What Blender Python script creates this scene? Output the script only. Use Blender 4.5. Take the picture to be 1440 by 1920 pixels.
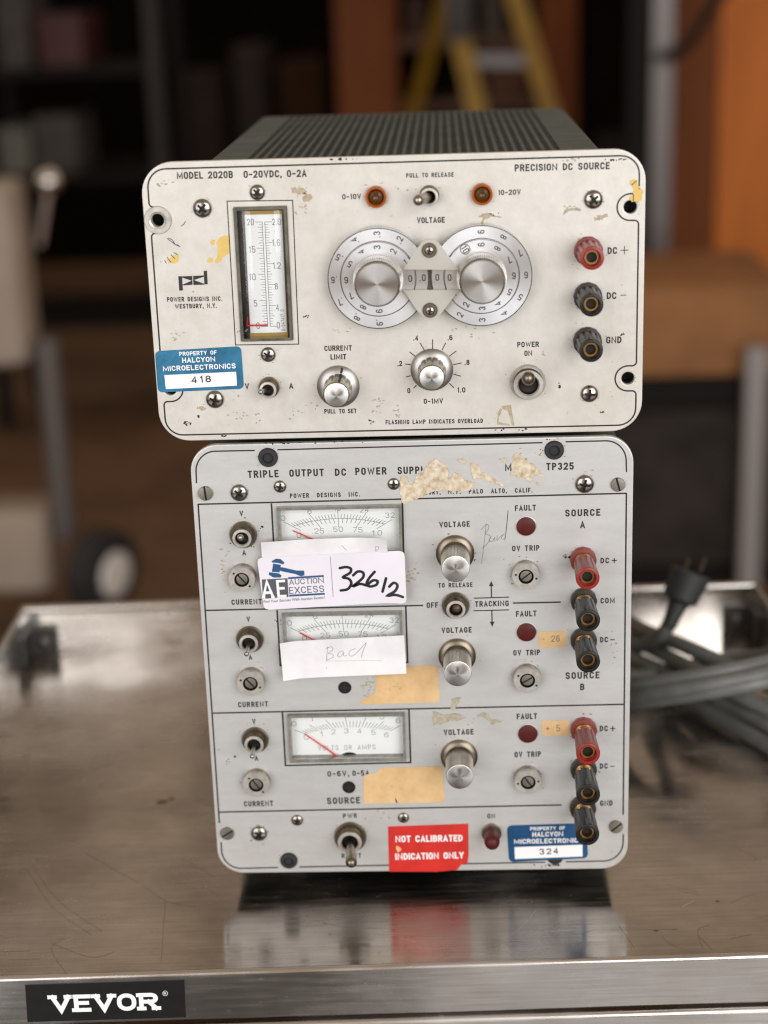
import bpy, math, random
from mathutils import Vector, Matrix
random.seed(7)
R = math.radians
S = bpy.context.scene
COL = S.collection
for o in list(bpy.data.objects): bpy.data.objects.remove(o)

# ------------------------------------------------------------------ camera
CAM = Vector((0.0170548, -0.7102268, 0.4187956))
YAW, PITCH, ROLL, FPX = -0.041873, 0.312714, -0.0332965, 3111.2
_f = Vector((math.sin(YAW)*math.cos(PITCH), math.cos(YAW)*math.cos(PITCH), -math.sin(PITCH)))
_r0 = Vector((math.cos(YAW), -math.sin(YAW), 0)); _u0 = _r0.cross(_f)
_c, _s = math.cos(ROLL), math.sin(ROLL)
_r = _c*_r0 + _s*_u0; _u = -_s*_r0 + _c*_u0
cd = bpy.data.cameras.new('camera'); cam = bpy.data.objects.new('camera', cd); COL.objects.link(cam)
m = Matrix.Identity(4)
for i in range(3): m[i][0], m[i][1], m[i][2], m[i][3] = _r[i], _u[i], -_f[i], CAM[i]
cam.matrix_world = m
cd.sensor_fit = 'HORIZONTAL'; cd.sensor_width = 36; cd.lens = 36*FPX/1440
cd.clip_start = .05; cd.clip_end = 60
cd.dof.use_dof = True; cd.dof.focus_distance = .735; cd.dof.aperture_fstop = 6.8
S.camera = cam
# ------------------------------------------------------------------ light
S.view_settings.view_transform = 'Standard'; S.view_settings.look = 'None'
S.view_settings.exposure = 0; S.view_settings.gamma = 1
S.render.engine = 'CYCLES'; S.cycles.use_denoising = True; S.cycles.max_bounces = 8
S.cycles.sample_clamp_indirect = 6; S.cycles.filter_width = 1.2
W = bpy.data.worlds.new('World'); S.world = W; W.use_nodes = True
W.node_tree.nodes['Background'].inputs[0].default_value = (.54, .415, .31, 1)
W.node_tree.nodes['Background'].inputs[1].default_value = .9
def area(name, loc, target, sx, sy, power, col):
    l = bpy.data.lights.new(name, 'AREA'); l.shape = 'RECTANGLE'; l.size = sx; l.size_y = sy
    l.energy = power; l.color = col
    o = bpy.data.objects.new(name, l); COL.objects.link(o); o.location = loc
    o.rotation_euler = (Vector(target)-Vector(loc)).to_track_quat('-Z', 'Y').to_euler()
    return o
area('daylight_right', (1.5, -2.5, .9), (0, 0, .15), 2.1, 2.3, 78, (.94, .97, 1))
area('daylight_left', (-1.5, -2.5, .75), (0, 0, .15), 1.9, 2.1, 45, (.94, .97, 1))
area('ground_glow_right', (.88, -1.55, -.80), (.88, -1.551, 2), 1.6, 1.5, 4.6, (1, .97, .94))
area('ground_glow_left', (-1.25, -1.55, -.80), (-1.25, -1.551, 2), 1.3, 1.5, 5.2, (1, .97, .94))

# ------------------------------------------------------------------ pixel -> plane
def ray(px, py): return _f + _r*((px-720)/FPX) - _u*((py-960)/FPX)
def at(px, py, Y):                      # point of the vertical plane y = Y
    d = ray(px, py); return CAM + d*((Y-CAM.y)/d.y)
def onz(px, py, z=0.0):
    d = ray(px, py); return CAM + d*((z-CAM.z)/d.z)
def proj(P):
    d = Vector(P)-CAM; return 720+FPX*d.dot(_r)/d.dot(_f), 960-FPX*d.dot(_u)/d.dot(_f)
def rpx(px, P): return px*(Vector(P)-CAM).dot(_f)/FPX
def crop(x0, y0, k): return lambda *pts: [(x0+k*x, y0+k*y) for x, y in pts]
c1 = crop(250, 190, .27083); c2 = crop(600, 280, .27778); c3 = crop(860, 280, .26389); c4 = crop(270, 500, .29167)
c5 = crop(570, 600, .29861); c6 = crop(900, 560, .22222); c7 = crop(350, 810, .29861); c8 = crop(730, 810, .32639)
c9 = crop(370, 1130, .28472); c10 = crop(770, 1080, .29861); c11 = crop(380, 1310, .28472); c12 = crop(770, 1310, .29861)

yaw = .038
# ------------------------------------------------------------------ materials
def mk(name, col, rough=.5, metal=0.0, var=0.0, vscale=60, stretch=(1, 1, 1), bump=0.0, bscale=300, var_col=None,
       rvar=0.0, aniso=None, coat=0.0, spec=.5, specks=None, trans=0.0, emis=None, mottle=None):
    M = bpy.data.materials.new(name); M.use_nodes = True; nt = M.node_tree; N = nt.nodes; L = nt.links
    b = N['Principled BSDF']
    b.inputs['Base Color'].default_value = (*col, 1); b.inputs['Roughness'].default_value = rough
    b.inputs['Metallic'].default_value = metal; b.inputs['Coat Weight'].default_value = coat
    b.inputs['Specular IOR Level'].default_value = spec
    b.inputs['Transmission Weight'].default_value = trans
    tc = N.new('ShaderNodeTexCoord'); mp = N.new('ShaderNodeMapping'); mp.inputs['Scale'].default_value = stretch
    L.new(tc.outputs['Object'], mp.inputs[0])
    last = None
    if var or rvar:
        n = N.new('ShaderNodeTexNoise'); n.inputs['Scale'].default_value = vscale; n.inputs['Detail'].default_value = 6
        n.inputs['Roughness'].default_value = .65
        L.new(mp.outputs[0], n.inputs['Vector'])
        if var:
            mx = N.new('ShaderNodeMix'); mx.data_type = 'RGBA'
            vc = var_col or tuple(c*(1-var) for c in col)
            mx.inputs[6].default_value = (*col, 1); mx.inputs[7].default_value = (*vc, 1)
            rp = N.new('ShaderNodeMapRange'); rp.inputs[1].default_value = .38; rp.inputs[2].default_value = .68
            rp.inputs[4].default_value = var if var_col else 1
            L.new(n.outputs[0], rp.inputs[0]); L.new(rp.outputs[0], mx.inputs[0])
            last = mx.outputs[2]; L.new(last, b.inputs['Base Color'])
            if mottle:
                nm = N.new('ShaderNodeTexNoise'); nm.inputs['Scale'].default_value = mottle[0]; nm.inputs['Detail'].default_value = 8; nm.inputs['Roughness'].default_value = .75
                mp2 = N.new('ShaderNodeMapping'); mp2.inputs['Scale'].default_value = mottle[2]; L.new(tc.outputs['Object'], mp2.inputs[0]); L.new(mp2.outputs[0], nm.inputs['Vector'])
                r2 = N.new('ShaderNodeMapRange'); r2.inputs[1].default_value = .35; r2.inputs[2].default_value = .72; r2.inputs[4].default_value = mottle[1]; L.new(nm.outputs[0], r2.inputs[0])
                m2 = N.new('ShaderNodeMix'); m2.data_type = 'RGBA'; L.new(r2.outputs[0], m2.inputs[0]); L.new(last, m2.inputs[6]); m2.inputs[7].default_value = (*tuple(c*.62*k for c, k in zip(col, (1, .95, .86))), 1)
                last = m2.outputs[2]; L.new(last, b.inputs['Base Color'])
        if rvar:
            rr = N.new('ShaderNodeMapRange'); rr.inputs[1].default_value = .3; rr.inputs[2].default_value = .7
            rr.inputs[3].default_value = max(.02, rough-rvar); rr.inputs[4].default_value = rough+rvar
            L.new(n.outputs[0], rr.inputs[0]); L.new(rr.outputs[0], b.inputs['Roughness'])
    if specks:                           # (scale, threshold, colour, strength)
        n2 = N.new('ShaderNodeTexNoise'); n2.inputs['Scale'].default_value = specks[0]; n2.inputs['Detail'].default_value = 3
        n3 = N.new('ShaderNodeTexNoise'); n3.inputs['Scale'].default_value = specks[0]/14; n3.inputs['Detail'].default_value = 2
        L.new(tc.outputs['Object'], n2.inputs['Vector']); L.new(tc.outputs['Object'], n3.inputs['Vector'])
        ad = N.new('ShaderNodeMath'); ad.operation = 'MULTIPLY_ADD'; ad.inputs[1].default_value = .45
        L.new(n3.outputs[0], ad.inputs[0]); L.new(n2.outputs[0], ad.inputs[2])
        rp = N.new('ShaderNodeMapRange'); rp.inputs[1].default_value = specks[1]; rp.inputs[2].default_value = specks[1]+.05
        rp.inputs[4].default_value = specks[3]
        L.new(ad.outputs[0], rp.inputs[0])
        mx = N.new('ShaderNodeMix'); mx.data_type = 'RGBA'
        if last: L.new(last, mx.inputs[6])
        else: mx.inputs[6].default_value = (*col, 1)
        mx.inputs[7].default_value = (*specks[2], 1)
        L.new(rp.outputs[0], mx.inputs[0]); L.new(mx.outputs[2], b.inputs['Base Color'])
    if bump:
        n = N.new('ShaderNodeTexNoise'); n.inputs['Scale'].default_value = bscale; n.inputs['Detail'].default_value = 4
        L.new(mp.outputs[0], n.inputs['Vector'])
        bp = N.new('ShaderNodeBump'); bp.inputs['Strength'].default_value = bump; bp.inputs['Distance'].default_value = .0004
        L.new(n.outputs[0], bp.inputs['Height']); L.new(bp.outputs[0], b.inputs['Normal'])
    if aniso:
        b.inputs['Anisotropic'].default_value = aniso[0]
        if len(aniso) > 2: b.inputs['Anisotropic Rotation'].default_value = aniso[2]
        t = N.new('ShaderNodeTangent'); t.direction_type = 'RADIAL'; t.axis = aniso[1]; L.new(t.outputs[0], b.inputs['Tangent'])
    if emis:
        b.inputs['Emission Color'].default_value = (*emis, 1); b.inputs['Emission Strength'].default_value = 1
    return M
def mk_glass(name, tint=(1, 1, 1), ior=1.5, rough=.02, mul=1.0):
    M = bpy.data.materials.new(name); M.use_nodes = True; nt = M.node_tree; N = nt.nodes; L = nt.links
    N.remove(N['Principled BSDF']); out = N['Material Output']
    t = N.new('ShaderNodeBsdfTransparent'); t.inputs[0].default_value = (*tint, 1)
    g = N.new('ShaderNodeBsdfGlossy'); g.inputs['Roughness'].default_value = rough
    fr = N.new('ShaderNodeFresnel'); fr.inputs[0].default_value = ior
    mm = N.new('ShaderNodeMath'); mm.operation = 'MULTIPLY'; mm.inputs[1].default_value = mul
    L.new(fr.outputs[0], mm.inputs[0])
    mx = N.new('ShaderNodeMixShader'); L.new(mm.outputs[0], mx.inputs[0]); L.new(t.outputs[0], mx.inputs[1]); L.new(g.outputs[0], mx.inputs[2])
    L.new(mx.outputs[0], out.inputs[0]); return M

m_panU = mk('satin_cream_panel', (.68, .66, .62), .42, .35, .6, 18, var_col=(.52, .475, .41), rvar=.06, mottle=(110, .42, (1, 1, 1)), specks=(520, .96, (.16, .12, .08), .55), bump=.05, bscale=900)
m_panL = mk('brushed_grey_panel', (.65, .65, .645), .40, .5, .6, 17, var_col=(.49, .48, .46), rvar=.06, stretch=(1, 1, 1.6), mottle=(90, .36, (.5, 1, 1.6)), specks=(480, .98, (.14, .12, .10), .5), bump=.06, bscale=700)
m_edge = mk('bare_panel_edge', (.68, .66, .61), .4, .3, .5, 300, var_col=(.35, .31, .26))
m_ink = mk('black_ink', (.012, .011, .011), .55)
m_screw = mk('nickel_screw', (.33, .31, .285), .22, 1, .6, 600, var_col=(.15, .13, .10))
m_recess = mk('dark_recess', (.022, .017, .012), .6, .3)  # one dark colour for recesses, holes, flecks and scratches
m_slot = mk('dull_screw', (.34, .32, .285), .38, 1, .5, 700, var_col=(.22, .2, .16))
m_alu = mk('machined_aluminium', (.42, .41, .39), .38, 1, .25, 300, rvar=.06)
m_spin = mk('spun_aluminium', (.50, .49, .475), .30, 1, aniso=(.85, 'Y'))
m_dial = mk('turned_dial_face', (.78, .79, .81), .33, 1, .15, 60, aniso=(.6, 'Y'))
m_knob = mk('satin_knob_metal', (.34, .31, .265), .27, 1, .4, 300, var_col=(.36, .31, .24))
m_dark = mk('black_plastic', (.010, .010, .010), .38, 0, .3, 200, rvar=.1, spec=.35)
m_rubber = mk('black_rubber', (.016, .016, .018), .7, bump=.2, bscale=1500)
m_red = mk('red_plastic', (.25, .009, .008), .32, 0, .5, 250, var_col=(.22, .03, .025), rvar=.12)
m_dirty = mk('dusty_black_plastic', (.016, .014, .012), .40, 0, .7, 300, var_col=(.07, .052, .036), rvar=.1, spec=.35)
m_dirtyred = mk('dusty_red_plastic', (.21, .013, .011), .40, 0, .8, 300, var_col=(.17, .07, .05), rvar=.1)
m_brass = mk('brass', (.42, .25, .10), .3, 1, .4, 500, var_col=(.28, .15, .06))
m_gold = mk('gold_strip', (.42, .28, .09), .4, .7)
m_grime = mk('tarnished_nickel', (.24, .205, .16), .34, 1, .6, 500, var_col=(.11, .085, .06), rvar=.1)
m_rust = mk('rusty_lever', (.16, .10, .06), .5, .7, .8, 900, var_col=(.05, .03, .02))
m_ring = mk('pale_ring', (.56, .53, .48), .4, .6, .3, 300)
m_amber = mk('amber_lens', (.36, .075, .004), .14, 0, coat=.2, var=.3, vscale=900)
m_ambin = mk('amber_core', (.085, .032, .003), .3, 0, var=.4, vscale=900)
m_redlens = mk('dark_red_lens', (.085, .007, .005), .45, 0, .4, 500, spec=.3)
m_white = mk('meter_card', (.88, .88, .88), .5)
m_paper = mk('white_paper', (.74, .72, .74), .65, 0, .14, 60, bump=.6, bscale=45)
m_label = mk('glossy_white_label', (.72, .69, .75), .38, 0, .06, 40, bump=.35, bscale=35)
m_blue = mk('blue_foil', (.02, .105, .26), .3, .45, .35, 70, bump=1.0, bscale=70)
m_bluel = mk('blue_foil_light', (.06, .27, .48), .25, .5, .45, 60, bump=1.0, bscale=60)
m_redst = mk('red_sticker', (.60, .025, .018), .35, 0, .25, 60, bump=.3, bscale=90, coat=.2)
m_tan = mk('tan_paper', (.66, .45, .23), .75, 0, .7, 90, var_col=(.50, .31, .13), bump=.5, bscale=300, specks=(700, .98, (.25, .14, .05), .5))
m_torn = mk('torn_backing_paper', (.66, .58, .45), .85, 0, .95, 330, var_col=(.36, .26, .15), bump=1.0, bscale=500)
m_resid = mk('adhesive_residue', (.42, .38, .29), .7, 0, .8, 500, var_col=(.22, .19, .13))
m_glue = mk('brown_glue', (.33, .25, .15), .6, 0, .9, 420, var_col=(.48, .42, .33))
m_yel = mk('yellow_tape', (.66, .46, .12), .6, 0, .5, 300, var_col=(.5, .36, .14))
m_pencil = mk('pencil', (.22, .21, .21), .5)
m_marker = mk('black_marker', (.008, .008, .009), .4)
m_navy = mk('navy_print', (.012, .07, .18), .5)
m_char = mk('charcoal_print', (.075, .075, .09), .5)
m_wprint = mk('white_print', (.80, .80, .80), .5)
m_grey = mk('grey_print', (.13, .13, .14), .5)
m_needle = mk('red_needle', (.75, .03, .02), .4)
m_bezel = mk('bezel_grey_plastic', (.27, .26, .225), .3, .2, .4, 300, coat=.4)
m_well = mk('meter_well', (.12, .12, .12), .25, .5, .5, 120)
m_milky = bpy.data.materials.new('milky_plastic'); m_milky.use_nodes = True
_n = m_milky.node_tree; _b = _n.nodes['Principled BSDF']; _b.inputs['Base Color'].default_value = (.66, .63, .57, 1); _b.inputs['Roughness'].default_value = .16; _b.inputs['Coat Weight'].default_value = .4
_t = _n.nodes.new('ShaderNodeBsdfTranslucent'); _t.inputs[0].default_value = (.75, .73, .68, 1); _x = _n.nodes.new('ShaderNodeMixShader'); _x.inputs[0].default_value = .38
_n.links.new(_b.outputs[0], _x.inputs[1]); _n.links.new(_t.outputs[0], _x.inputs[2]); _n.links.new(_x.outputs[0], _n.nodes['Material Output'].inputs[0])
m_glass = mk_glass('clear_window', (.985, .99, .985), 1.45, .02, .6)
m_clear = mk_glass('clear_plastic', (.985, .98, .97), 1.4, .03, .5)
m_gold_clear = mk('smoky_rim_plastic', (.17, .17, .135), .15, .2, .5, 150, coat=.6)

def mk_case(name, perf=True):
    M = mk(name, (.074, .100, .098), .5, 0, .3, 40, rvar=.05, spec=.25)
    if not perf: return M
    nt = M.node_tree; N = nt.nodes; L = nt.links; b = N['Principled BSDF']
    tc = N.new('ShaderNodeTexCoord'); sp = N.new('ShaderNodeSeparateXYZ'); L.new(tc.outputs['Object'], sp.inputs[0])
    def mth(op, a, bb=None, c=None):
        n = N.new('ShaderNodeMath'); n.operation = op
        for i, q in enumerate((a, bb, c)):
            if q is None: continue
            if isinstance(q, (int, float)): n.inputs[i].default_value = q
            else: L.new(q, n.inputs[i])
        return n.outputs[0]
    def cell(o, s): return mth('SUBTRACT', mth('FRACT', mth('DIVIDE', o, s)), .5)
    cx, cy = cell(sp.outputs[0], .00405), cell(sp.outputs[1], .0036)
    d = mth('SQRT', mth('ADD', mth('MULTIPLY', cx, cx), mth('MULTIPLY', cy, cy)))
    hole = mth('LESS_THAN', d, .36)
    mask = mth('MULTIPLY', mth('LESS_THAN', mth('ABSOLUTE', sp.outputs[0]), .069), mth('GREATER_THAN', sp.outputs[2], .05))
    mask = mth('MULTIPLY', mask, mth('LESS_THAN', mth('ABSOLUTE', mth('SUBTRACT', sp.outputs[1], .125)), .119))
    hole = mth('MULTIPLY', hole, mask)
    mx = N.new('ShaderNodeMix'); mx.data_type = 'RGBA'
    src = b.inputs['Base Color'].links[0].from_socket
    L.new(src, mx.inputs[6]); mx.inputs[7].default_value = (.024, .025, .023, 1); L.new(hole, mx.inputs[0])
    L.new(mx.outputs[2], b.inputs['Base Color'])
    L.new(mth('SUBTRACT', .5, mth('MULTIPLY', hole, .5)), b.inputs['Specular IOR Level'])
    return M
m_case = mk_case('perforated_grey_green_case'); m_case2 = mk_case('grey_green_case', False)

# ------------------------------------------------------------------ mesh builder
class MB:
    def __init__(s): s.v, s.f, s.m, s.sm = [], [], [], []
    def add(s, vs, fs, mat=0, smooth=False):
        n = len(s.v); s.v += [tuple(p) for p in vs]
        for f in fs: s.f.append(tuple(i+n for i in f)); s.m.append(mat); s.sm.append(smooth)
    def lathe(s, prof, n=32, mat=0, c=(0, 0, 0), rf=None, smooth=True):   # profile of (radius, distance out along -Y)
        vs, fs, ring = [], [], []
        for k, (r, d) in enumerate(prof):
            if r < 1e-7: ring.append([len(vs)]); vs.append((c[0], c[1]-d, c[2])); continue
            ids = []
            for j in range(n):
                a = 2*math.pi*j/n; q = rf(j, r, k) if rf else r
                ids.append(len(vs)); vs.append((c[0]+q*math.cos(a), c[1]-d, c[2]+q*math.sin(a)))
            ring.append(ids)
        for A, B in zip(ring, ring[1:]):
            for j in range(n):
                k = (j+1) % n
                if len(A) == 1 and len(B) == 1: continue
                if len(A) == 1: fs.append((A[0], B[k], B[j]))
                elif len(B) == 1: fs.append((A[j], A[k], B[0]))
                else: fs.append((A[j], A[k], B[k], B[j]))
        s.add(vs, fs, mat, smooth)
    def box(s, x0, x1, y0, y1, z0, z1, mat=0):
        v = [(x, y, z) for x in (x0, x1) for y in (y0, y1) for z in (z0, z1)]
        s.add(v, [(0, 1, 3, 2), (4, 6, 7, 5), (0, 4, 5, 1), (2, 3, 7, 6), (0, 2, 6, 4), (1, 5, 7, 3)], mat)
    def tube(s, pts, rad, n=10, mat=0, caps=True, smooth=True):
        pts = [Vector(p) for p in pts]; vs, fs = [], []
        if not hasattr(rad, '__len__'): rad = [rad]*len(pts)
        ref = None
        for i, p in enumerate(pts):
            t = (pts[min(i+1, len(pts)-1)]-pts[max(i-1, 0)]).normalized()
            if ref is None: ref = t.orthogonal().normalized()
            ref = (ref-t*ref.dot(t)).normalized(); b = t.cross(ref)
            for j in range(n):
                a = 2*math.pi*j/n; vs.append(p+(ref*math.cos(a)+b*math.sin(a))*rad[i])
        for i in range(len(pts)-1):
            for j in range(n):
                k = (j+1) % n; fs.append((i*n+j, i*n+k, (i+1)*n+k, (i+1)*n+j))
        if caps: fs += [tuple(range(n))[::-1], tuple(range((len(pts)-1)*n, len(pts)*n))]
        s.add(vs, fs, mat, smooth)
    def plate(s, pts, y0, y1, mat=0, side=None):    # outline of (x,z), from depth y0 (back) to y1 (front)
        n = len(pts)
        ar = sum(pts[i][0]*pts[(i+1) % n][1]-pts[(i+1) % n][0]*pts[i][1] for i in range(n))
        if ar < 0: pts = pts[::-1]
        s.add([(p[0], y1, p[1]) for p in pts], [tuple(range(n))], mat)
        s.add([(p[0], y0, p[1]) for p in pts]+[(p[0], y1, p[1]) for p in pts],
              [(i, (i+1) % n, n+(i+1) % n, n+i) for i in range(n)], mat if side is None else side)
    def flat(s, pts, y, mat=0):
        n = len(pts)
        ar = sum(pts[i][0]*pts[(i+1) % n][1]-pts[(i+1) % n][0]*pts[i][1] for i in range(n))
        s.add([(p[0], y, p[1]) for p in (pts if ar > 0 else pts[::-1])], [tuple(range(n))], mat)
    def ribbon(s, pts, w, y, mat=0, closed=False, cap=True, rnd=False):   # pts (x,z)
        P = [Vector((p[0], p[1])) for p in pts]
        Q = [P[0]]
        for p in P[1:]:
            if (p-Q[-1]).length > 1e-7: Q.append(p)
        if closed and (Q[0]-Q[-1]).length < 1e-7: Q.pop()
        P = Q; n = len(P)
        if n < 2: return
        if cap and not closed:
            c0, c1_ = (True, True) if cap is True else cap
            d0 = (P[0]-P[1]).normalized(); d1 = (P[-1]-P[-2]).normalized()
            if c0: P[0] = P[0]+d0*w/2
            if c1_: P[-1] = P[-1]+d1*w/2
        vs = []
        for i in range(n):
            a = P[i]-P[i-1] if (i > 0 or closed) else P[1]-P[0]
            b = P[(i+1) % n]-P[i] if (i < n-1 or closed) else P[i]-P[i-1]
            a = a.normalized(); b = b.normalized()
            na, nb = Vector((-a.y, a.x)), Vector((-b.y, b.x))
            mm = na+nb
            if mm.length < .3: mm = na
            mm.normalize(); k = w/2/max(.45, mm.dot(na))
            vs += [P[i]+mm*k, P[i]-mm*k]
        fs = [(2*i, 2*i+1, 2*((i+1) % n)+1, 2*((i+1) % n)) for i in range(n if closed else n-1)]
        s.add([(v.x, y, v.y) for v in vs], fs, mat)
        if rnd:
            for p in (P[0], P[-1]):
                s.add([(p.x+w/2*math.cos(2*math.pi*j/12), y-1e-6, p.y+w/2*math.sin(2*math.pi*j/12)) for j in range(12)], [tuple(range(12))], mat)
    def mesh(s, me, fn, mat=0):
        s.add([fn(v.co) for v in me.vertices], [tuple(p.vertices) for p in me.polygons], mat)
    def data(s, name, mats, off=(0, 0, 0)):
        me = bpy.data.meshes.new(name)
        me.from_pydata([(v[0]-off[0], v[1]-off[1], v[2]-off[2]) for v in s.v], [], s.f)
        for q in mats: me.materials.append(q)
        me.polygons.foreach_set('material_index', s.m); me.polygons.foreach_set('use_smooth', s.sm)
        me.update()
        if any(s.sm): me.set_sharp_from_angle(angle=R(38))
        return me
WLOC = {}
def link(name, me, parent=None, loc=(0, 0, 0), scale=1, roty=0, label=None):   # loc in world space, roots unrotated
    o = bpy.data.objects.new(name, me); COL.objects.link(o)
    base = WLOC.get(parent.name, Vector((0, 0, 0))) if parent else Vector((0, 0, 0))
    if parent: o.parent = parent
    o.location = Vector(loc)-base; o.scale = (scale,)*3; o.rotation_euler = (0, roty, 0)
    WLOC[o.name] = Vector(loc)
    if label: o['label'] = label
    return o
def sub(name, me, parent, label=None):           # sub-part sharing its part's local frame
    o = bpy.data.objects.new(name, me); COL.objects.link(o); o.parent = parent
    if label: o['label'] = label
    return o
def thing(name, label, cat, loc, rotz=0, group=None, kind=None):
    o = bpy.data.objects.new(name, None); COL.objects.link(o); o.location = loc; o.rotation_euler = (0, 0, rotz)
    o.empty_display_size = .02
    o['label'] = label; o['category'] = cat
    if group: o['group'] = group
    WLOC[o.name] = Vector(loc); return o
def boolean(A, B, mats):
    oa = bpy.data.objects.new('tmp_a', A); ob = bpy.data.objects.new('tmp_b', B)
    COL.objects.link(oa); COL.objects.link(ob)
    md = oa.modifiers.new('b', 'BOOLEAN'); md.object = ob; md.operation = 'DIFFERENCE'; md.solver = 'EXACT'
    try: md.material_mode = 'TRANSFER'
    except Exception: pass
    dg = bpy.context.evaluated_depsgraph_get(); dg.update()
    me = bpy.data.meshes.new_from_object(oa.evaluated_get(dg))
    bpy.data.objects.remove(oa); bpy.data.objects.remove(ob)
    return me
def panel_mesh(outline, holes, th, bev):
    cu = bpy.data.curves.new('tmp', 'CURVE'); cu.dimensions = '2D'; cu.fill_mode = 'BOTH'
    cu.extrude = th/2-bev; cu.bevel_depth = bev; cu.bevel_resolution = 2; cu.offset = -bev
    for pts in [outline]+holes:
        sp = cu.splines.new('POLY'); sp.points.add(len(pts)-1)
        for q, p in zip(sp.points, pts): q.co = (p[0]*10, p[1]*10, 0, 1)
        sp.use_cyclic_u = True
    cu.extrude *= 10; cu.bevel_depth *= 10; cu.offset *= 10
    o = bpy.data.objects.new('tmp', cu); COL.objects.link(o)
    dg = bpy.context.evaluated_depsgraph_get(); dg.update()
    me = bpy.data.meshes.new_from_object(o.evaluated_get(dg)); bpy.data.objects.remove(o)
    return me, (lambda v, Y0: (v.x/10, Y0-(v.z/10-th/2), v.y/10))
def rrect(x0, x1, z0, z1, r, n=8):
    out = []
    for cx, cz, a0 in ((x1-r, z1-r, 0), (x0+r, z1-r, 90), (x0+r, z0+r, 180), (x1-r, z0+r, 270)):
        for k in range(n+1):
            a = R(a0+90*k/n); out.append((cx+r*math.cos(a), cz+r*math.sin(a)))
    return out
def circ(cx, cz, r, n=40): return [(cx+r*math.cos(2*math.pi*k/n), cz+r*math.sin(2*math.pi*k/n)) for k in range(n)]
def fillet(pts, closed=False, n=6):                # (x,y,r) corners -> polyline
    out = []; N = len(pts)
    for i, p in enumerate(pts):
        r = p[2] if len(p) > 2 else 0; P = Vector(p[:2])
        if r <= 0 or (not closed and i in (0, N-1)): out.append(P); continue
        A, B = Vector(pts[i-1][:2]), Vector(pts[(i+1) % N][:2])
        a, b = A-P, B-P; la, lb = a.length, b.length; a.normalize(); b.normalize()
        ang = math.acos(max(-1, min(1, a.dot(b))))
        if ang > 3.1 or ang < .05: out.append(P); continue
        t = r/math.tan(ang/2)
        t = min(t, la*(.5 if (closed or 0 < i-1) else 1), lb*(.5 if (closed or i+1 < N-1) else 1)); rr = t*math.tan(ang/2)
        cen = P+(a+b).normalized()*(rr/math.sin(ang/2))
        s0 = P+a*t-cen; s1 = P+b*t-cen
        a0 = math.atan2(s0.y, s0.x); da = math.atan2(s1.y, s1.x)-a0
        while da > math.pi: da -= 2*math.pi
        while da < -math.pi: da += 2*math.pi
        for k in range(n+1):
            q = a0+da*k/n; out.append(cen+Vector((math.cos(q), math.sin(q)))*rr)
    return out
def spline(pts, n=6, closed=False):
    P = [Vector(p) for p in pts]; out = []; N = len(P)
    rng = range(N) if closed else range(N-1)
    for i in rng:
        if closed: p0, p1, p2, p3 = P[i-1], P[i], P[(i+1) % N], P[(i+2) % N]
        else: p0, p1, p2, p3 = P[max(i-1, 0)], P[i], P[i+1], P[min(i+2, N-1)]
        for k in range(n):
            t = k/n
            out.append(.5*((2*p1)+(p2-p0)*t+(2*p0-5*p1+4*p2-p3)*t*t+(3*p1-p0-3*p2+p3)*t**3))
    if not closed: out.append(P[-1])
    return out

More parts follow.
